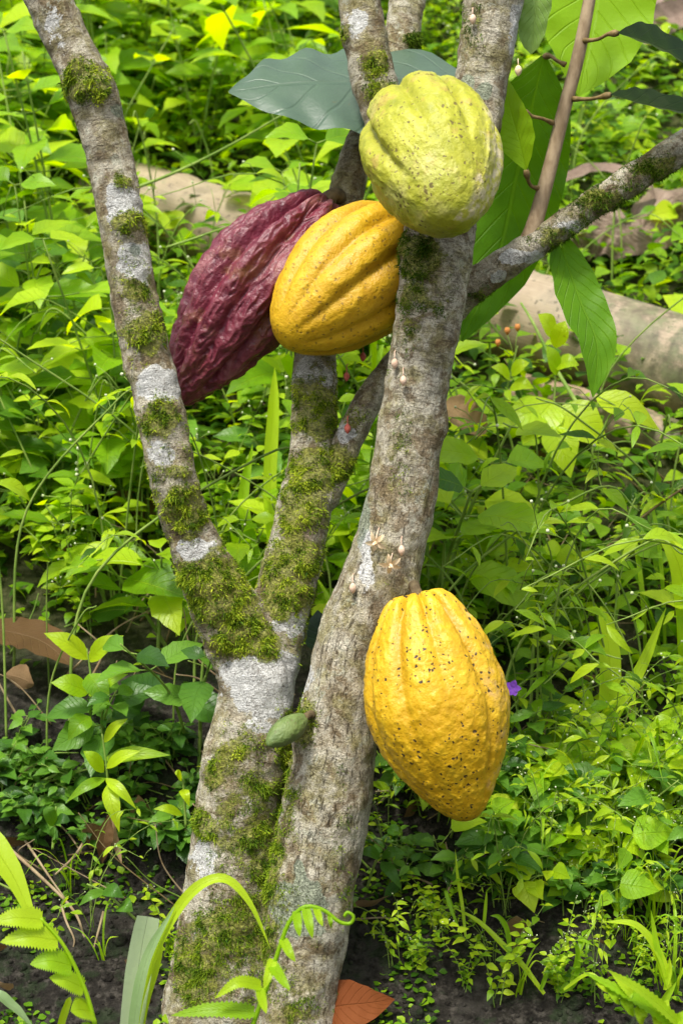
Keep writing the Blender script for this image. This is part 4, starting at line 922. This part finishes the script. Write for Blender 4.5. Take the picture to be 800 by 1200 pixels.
for k in range(90):
    px, py = random.choice([random.uniform(0, 260), random.uniform(500, 800), random.uniform(0, 800)]), random.uniform(260, 960); p = on_ground_px(px, py); a_ = random.uniform(-1, 1); h_ = random.uniform(.12, .3)
    tip = p + np.array([a_ * h_ * .7, -.04 - .05 * random.random(), h_]); bx, by = to_px(tip)
    if 560 < bx < 830 and 270 < by < 480: continue
    o = stick('slender pale green stem rising among the weeds', [p, p + np.array([a_ * h_ * .1, -.02, h_ * .6]), tip, tip + np.array([a_ * .05, -.01, random.uniform(-.03, .02)])], random.uniform(.0009, .0018), 'stem', 'green_stem', 'pale green stems among the weeds', 'stem')
# ---------------------------------------------------------------- foreground ferns, grass, seedlings
def fern(label, rachis, pin, Y, loc_px, wk=1.25):
    root = empty('fern', P(*loc_px, Y), label, 'fern')
    tube_obj('stalk', [P(*q) for q in rachis], np.linspace(.0020, .0012, len(rachis)), M['fern'], root, 7, 40)
    for (bx, by, tx, ty, w, sag, dY) in pin:
        b = P(bx, by, Y); t = P(tx, ty, Y + dY); t = b + (t - b) * (1.35 if len(rachis) > 8 else 1.05); m = (b + t) / 2 + np.array([0, -.004, sag])
        V, Fc, U = ribbon([b, m, t], W(w * wk, Y), (.15, -.8, .6), 'pinna', .18, 36, 4)
        # toothed margin
        i = np.arange(37)[:, None]; v = np.linspace(-1, 1, 5)[None, :]
        Vr = V.reshape(37, 5, 3); c = Vr[:, 2:3]; k = 1 + .16 * np.where(i % 2 == 0, 1, -1)[..., None] * (np.abs(v)[..., None] > .9)
        Vr = c + (Vr - c) * k
        one('leaflet', (Vr.reshape(-1, 3), Fc, U), M['fern'], root, random.uniform(.35, .85))
    return root
fern('bright yellow-green fern frond at the lower left corner', [(118, 1240, -.22), (110, 1195, -.22), (98, 1155, -.22), (75, 1108, -.22), (48, 1076, -.22)],
     [(50, 1078, -6, 1080, 22, .003, -.01), (68, 1102, 4, 1104, 24, .004, -.01), (84, 1132, 38, 1130, 24, .004, -.01), (98, 1158, 60, 1146, 20, .003, -.01), (106, 1185, 84, 1185, 26, .002, -.02), (112, 1208, 90, 1215, 22, 0, -.01)], -.22, (118, 1250))
fern('young fern frond with a curled tip in front of the stems', [(285, 1235, -.2), (300, 1190, -.2), (312, 1158, -.2), (325, 1118, -.2), (338, 1082, -.2), (356, 1063, -.2), (378, 1066, -.2), (397, 1080, -.2), (410, 1082, -.2), (414, 1074, -.2), (407, 1069, -.2), (403, 1074, -.2)],
     [(298, 1186, 226, 1189, 20, .004, 0), (306, 1155, 266, 1166, 16, .008, -.01), (318, 1128, 334, 1152, 14, .0, -.02), (320, 1124, 312, 1150, 12, 0, -.01), (331, 1100, 342, 1120, 12, 0, -.01), (347, 1068, 350, 1090, 11, 0, -.01), (358, 1063, 364, 1090, 12, 0, -.01), (370, 1064, 376, 1080, 9, 0, -.01), (386, 1072, 388, 1084, 6, 0, 0), (304, 1158, 310, 1180, 12, 0, -.02)], -.2, (285, 1240), 1.0)
fern('pair of young lime-green fern tips at the lower right corner', [(830, 1230, -.24), (790, 1200, -.24), (755, 1182, -.24), (722, 1165, -.24), (690, 1143, -.24)],
     [(700, 1150, 712, 1162, 7, 0, 0), (715, 1161, 725, 1176, 9, 0, 0), (730, 1170, 742, 1190, 11, 0, 0), (748, 1180, 752, 1200, 13, 0, 0), (730, 1168, 740, 1160, 8, 0, 0), (770, 1190, 775, 1212, 14, 0, 0), (752, 1178, 716, 1140, 10, 0, 0), (770, 1186, 782, 1172, 10, 0, 0), (790, 1198, 804, 1184, 12, 0, 0), (806, 1212, 688, 1142, 14, .004, 0), (800, 1204, 714, 1139, 12, .004, -.02)], -.24, (830, 1240))

def grass_plant(label, blades, base, name='grass_plant', cat='grass'):
    root = empty(name, base, label, cat)
    for (pts, w, up, mat, tint) in blades:
        pts = [P(*q) for q in pts]; one('blade', ribbon(pts, W(w, pts[0][1]), up, 'strap' if w == 31 else 'blade', .2 if w > 20 else .35, 36, 4), M[mat], root, tint)
    return root
grass_plant('broad arching grass blade entering at the lower left edge', [([(-90, 1230, -.18), (-75, 1060, -.18), (-25, 985, -.18), (12, 1020, -.19), (46, 1096, -.2)], 36, (.3, -.8, .5), 'grass', .95), ([(-40, 1230, -.2), (-10, 1170, -.2), (15, 1180, -.2), (40, 1205, -.2)], 16, (0, -.4, .9), 'grass_pale', .3), ([(66, 1235, -.18), (72, 1200, -.18), (80, 1175, -.18), (83, 1168, -.18)], 9, (.2, -1, .1), 'grass', .8)], P(-60, 1240, -.18))
grass_plant('pale grass plant with one long arching blade before the left stem', [([(150, 1235, -.17), (158, 1170, -.17), (166, 1115, -.17), (174, 1074, -.172)], 31, (.15, -1, .15), 'grass_pale', .75),
    ([(156, 1235, -.18), (166, 1165, -.18), (190, 1098, -.185), (226, 1045, -.19), (262, 1030, -.19), (292, 1058, -.19), (317, 1112, -.19)], 13.5, ((-.5, -1, .3), (.3, -.7, .8)), 'grass', .85),
    ([(158, 1235, -.165), (168, 1175, -.165), (184, 1120, -.16), (188, 1080, -.155)], 14, (.3, -1, .1), 'grass', .9),
    ([(155, 1235, -.185), (160, 1180, -.19), (174, 1120, -.19), (205, 1062, -.19)], 14, (-.3, -1, .2), 'grass_pale', .45)], P(156, 1240, -.17))
grass_plant('sprawling grass shoot on the bare soil right of the stem', [([(637, 1165, .01), (612, 1132, .015), (590, 1109, .02), (560, 1080, .03), (528, 1062, .03)], 7.9, (.3, -.8, .6), 'grass', .8), ([(598, 1118, .02), (594, 1090, .02), (585, 1075, .02), (574, 1073, .02)], 6.5, (-.4, -1, .2), 'grass', .45), ([(530, 1062, .03), (522, 1045, .03), (530, 1070, .02), (542, 1098, .02)], 4.3, (0, -1, .2), 'grass', .35), ([(545, 1098, .03), (541, 1060, .04), (536, 1030, .04), (533, 995, .04)], 4.3, (.2, -1, .1), 'grass', .9), ([(566, 1088, .03), (568, 1065, .03), (570, 1042, .03)], 4.3, (.2, -1, .1), 'grass', .7)], P(637, 1168, .01))
grass_plant('small upright grass shoot beside the sprawling one', [([(655, 1163, .01), (672, 1140, .01), (680, 1110, .01), (699, 1078, .02)], 6.5, (-.4, -1, .2), 'grass', .4), ([(656, 1163, .01), (673, 1150, .005), (676, 1115, .0), (667, 1096, .0)], 6.5, (.2, -1, .1), 'grass', .5), ([(660, 1160, .0), (690, 1142, -.01), (712, 1160, -.02)], 5.8, (0, -.6, .8), 'grass', .75), ([(633, 1160, .01), (640, 1140, .01), (644, 1128, .01)], 5.8, (.2, -1, .1), 'grass', .5)], P(655, 1166, .01))
grass_plant('grass shoot with three broad blades at the lower right', [([(784, 1160, -.02), (772, 1120, -.02), (745, 1085, -.02), (706, 1080, -.02)], 10.8, (.2, -.8, .7), 'grass', .75), ([(780, 1155, -.02), (772, 1125, -.02), (766, 1095, -.02), (762, 1066, -.02)], 7.9, (.3, -1, .1), 'grass', .75), ([(778, 1160, -.02), (783, 1140, -.02), (784, 1122, -.02)], 7.2, (.2, -1, .1), 'grass', .8), ([(770, 1200, -.05), (778, 1172, -.05), (792, 1150, -.05)], 10.1, (.2, -1, .1), 'grass', .7)], P(782, 1165, -.02))
grass_plant('tall bright upright grass blades on the right slope', [([(704, 880, .2), (714, 800, .2), (710, 740, .2), (703, 710, .2)], 26, (.1, -1, .1), 'grass', .95), ([(696, 900, .19), (718, 840, .19), (752, 780, .19), (780, 712, .19)], 16, (-.3, -1, .2), 'grass', .9), ([(704, 905, .2), (690, 850, .2), (688, 820, .2), (682, 800, .2)], 16, (.1, -1, .2), 'grass', .6)], P(702, 900, .2))
grass_plant('very bright broad grass blade at the right edge', [([(806, 800, .22), (804, 720, .2), (792, 655, .18), (764, 615, .17)], 30, (.1, -1, .4), 'grass', 1.0), ([(812, 800, .22), (800, 740, .2), (797, 690, .2)], 16, (.2, -1, .1), 'grass', .8)], P(806, 805, .22))
grass_plant('upright grass blades between the left limbs', [([(318, 640, .3), (316, 560, .3), (320, 480, .3), (322, 430, .3)], 16, (.2, -1, .1), 'grass', .9), ([(300, 650, .32), (285, 590, .32), (296, 520, .32)], 14, (.2, -1, .1), 'grass', .6)], P(315, 650, .3))

# seedlings with separate leaves that the photo shows singly
def seedling(label, stem_pts, leaf_list, name='seedling', cat='plant', mat='weed', shape='ovate', r=.0014):
    root = empty(name, P(*stem_pts[0]), label, cat)
    tube_obj('stem', [P(*q) for q in stem_pts], np.linspace(r, r * .6, len(stem_pts)), M['stem'], root, 6, 20)
    for (bx, by, tx, ty, Y, w, tint) in leaf_list:
        b = P(bx, by, Y); t = P(tx, ty, Y - .012); one('leaf', ribbon([b, (b + t) / 2 + np.array([0, -.006, .004]), t], W(w, Y), (.1, -.85, .55), shape, .18, 14, 6, .03), M[mat], root, tint)
    return root
seedling('dark two-leaved seedling on the left bank soil', [(160, 1078, .06), (140, 1060, .06), (122, 1045, .06), (102, 1036, .06)], [(124, 1044, 92, 1062, .06, 12, .7), (122, 1043, 145, 1052, .06, 20, .5), (140, 1062, 156, 1068, .06, 22, .45)], mat='weed_dark')
seedling('small round-leaved seedling at the dark left bank', [(62, 995, .12), (64, 970, .12), (66, 945, .12)], [(64, 968, 55, 945, .12, 16, .4), (64, 965, 82, 962, .12, 14, .3), (64, 985, 66, 978, .12, 18, .5)], mat='weed_dark', shape='round')
seedling('green weed with large heart-shaped leaves in front of the logs', [(640, 540, .4), (645, 500, .4), (650, 450, .4), (648, 390, .4)], [(648, 395, 630, 368, .4, 26, .85), (650, 408, 662, 376, .4, 22, .8), (650, 430, 678, 428, .4, 24, .7), (648, 470, 612, 520, .4, 52, .75), (650, 480, 712, 525, .4, 62, .9), (652, 440, 640, 405, .4, 20, .6), (646, 500, 668, 560, .38, 46, .6), (645, 480, 585, 500, .4, 44, .8)], 'weed_plant', 'weed')
seedling('single big glowing leaf below the hanging cacao leaf', [(700, 520, .35), (712, 490, .35), (722, 478, .35), (700, 464, .35)], [(697, 464, 772, 504, .36, 40, 1.0)], 'weed_plant', 'weed', 'weed_yellow')
seedling('young weed with light green leaves at the lower left slope', [(105, 860, .16), (107, 800, .15), (102, 760, .15)], [(105, 772, 52, 742, .15, 26, .9), (104, 775, 145, 745, .15, 24, .8), (104, 790, 128, 830, .14, 30, .35), (104, 812, 60, 800, .14, 28, .6), (104, 815, 150, 790, .15, 22, .5), (106, 840, 80, 868, .14, 26, .3)], 'weed_plant', 'weed')
seedling('weed with drooping narrow leaves at the foot of the left slope', [(128, 935, .13), (125, 900, .12), (120, 860, .12)], [(122, 905, 98, 880, .12, 18, .6), (124, 912, 160, 948, .12, 14, .6), (124, 912, 78, 940, .12, 14, .5), (124, 900, 165, 880, .12, 16, .8), (122, 890, 200, 885, .13, 20, .45), (126, 920, 140, 975, .12, 20, .75), (122, 870, 150, 842, .12, 14, .9)], 'weed_plant', 'weed')
seedling('thin upright weed left of the stem base', [(218, 970, .10), (215, 920, .10), (212, 910, .10)], [(214, 955, 180, 948, .1, 12, .7), (214, 925, 222, 945, .1, 12, .8), (213, 915, 205, 905, .1, 10, .8)], 'weed_plant', 'weed')
seedling('grey-green broad leaf behind the right stem', [(385, 790, .13), (380, 770, .12), (378, 755, .12)], [(376, 765, 372, 715, .12, 40, .35)], 'weed_plant', 'weed', 'cacao_top')
seedling('three-leaved seedling low behind the right stem', [(430, 1040, .1), (440, 1010, .09), (450, 1000, .09)], [(446, 1004, 420, 1000, .09, 16, .4), (446, 1010, 470, 1042, .09, 16, .4), (446, 1004, 475, 1000, .09, 14, .5)], mat='weed_dark')
seedling('weed with orange flower buds in front of the bamboo log', [(590, 470, .42), (600, 430, .42), (606, 405, .42)], [(598, 440, 620, 425, .42, 18, .8), (598, 445, 575, 430, .42, 18, .7), (597, 455, 625, 455, .42, 22, .75)], 'weed_plant', 'weed')
rt = [o for o in bpy.data.objects if o.get('label', '').startswith('weed with orange')][0]
for (px, py) in [(594, 388), (606, 384), (583, 402)]:
    p = P(px, py, .42); tube_obj('flower_bud', [p + [0, 0, -.004], p, p + [0, 0, .004]], [.001, .0034, .0024], M['orange_bud'], rt, 8)
    tube_obj('flower_stalk', [p + [0, 0, -.004], (p + P(602, 420, .42)) / 2, P(602, 420, .42)], [.0005] * 3, M['stem'], rt, 5)
pf = empty('purple_flower', P(600, 812, .12), 'tiny purple wild flower beside the large yellow pod', 'flower')
for (dx, dz) in [(-1, .6), (1, -.2), (.2, -1), (-.4, -.6), (.3, 1)]:
    V, Fc, U = leaf_arrays(W(11), W(9), 'round', .3, .2, 5, 2); one('petal', (orient(V, P(600, 806, .12), (dx, -.4, dz), (0, -1, .2)), Fc, U), M['purple'], pf)
tube_obj('stem', [P(600, 806, .12), P(606, 840, .13), P(612, 900, .14), P(612, 960, .16)], [.0006] * 4, M['stem'], pf, 5, 12)

# ---------------------------------------------------------------- camera, light, world
cam = bpy.data.cameras.new('camera'); co = bpy.data.objects.new('camera', cam); COL.objects.link(co); SC.camera = co
co.location = (0, -D, ZC); co.rotation_euler = (math.radians(90), 0, 0)
cam.sensor_fit = 'VERTICAL'; cam.sensor_height = 24; cam.lens = 24 * F / 1200; cam.clip_start = .05; cam.clip_end = 300
cam.dof.use_dof = True; cam.dof.focus_distance = 1.47; cam.dof.aperture_fstop = 7
sd = nrm([-.26, -.58, 1.0]); el = math.asin(sd[2]); az = math.atan2(sd[0], sd[1])
sun = bpy.data.lights.new('sun', 'SUN'); sun.energy = 4.7; sun.angle = math.radians(11); sun.color = (1, .95, .86)
so = bpy.data.objects.new('sun', sun); COL.objects.link(so); so.location = Vector(sd * 5); so.rotation_euler = Vector(sd).to_track_quat('Z', 'Y').to_euler()
w = bpy.data.worlds.new('World'); SC.world = w; w.use_nodes = True; nt = w.node_tree; bg = nt.nodes['Background']
sky = nt.nodes.new('ShaderNodeTexSky'); sky.sky_type = 'NISHITA'; sky.sun_disc = False; sky.sun_elevation = el; sky.sun_rotation = az; sky.air_density = 1.2; sky.dust_density = 3.0
hs_ = nt.nodes.new('ShaderNodeHueSaturation'); hs_.inputs['Saturation'].default_value = .35       # thin bright haze
nt.links.new(sky.outputs[0], hs_.inputs['Color']); nt.links.new(hs_.outputs[0], bg.inputs[0]); bg.inputs[1].default_value = .25
SC.view_settings.view_transform = 'Standard'; SC.view_settings.look = 'None'; SC.view_settings.exposure = 0
try: SC.cycles.max_bounces = 8; SC.cycles.transparent_max_bounces = 4
except Exception: pass
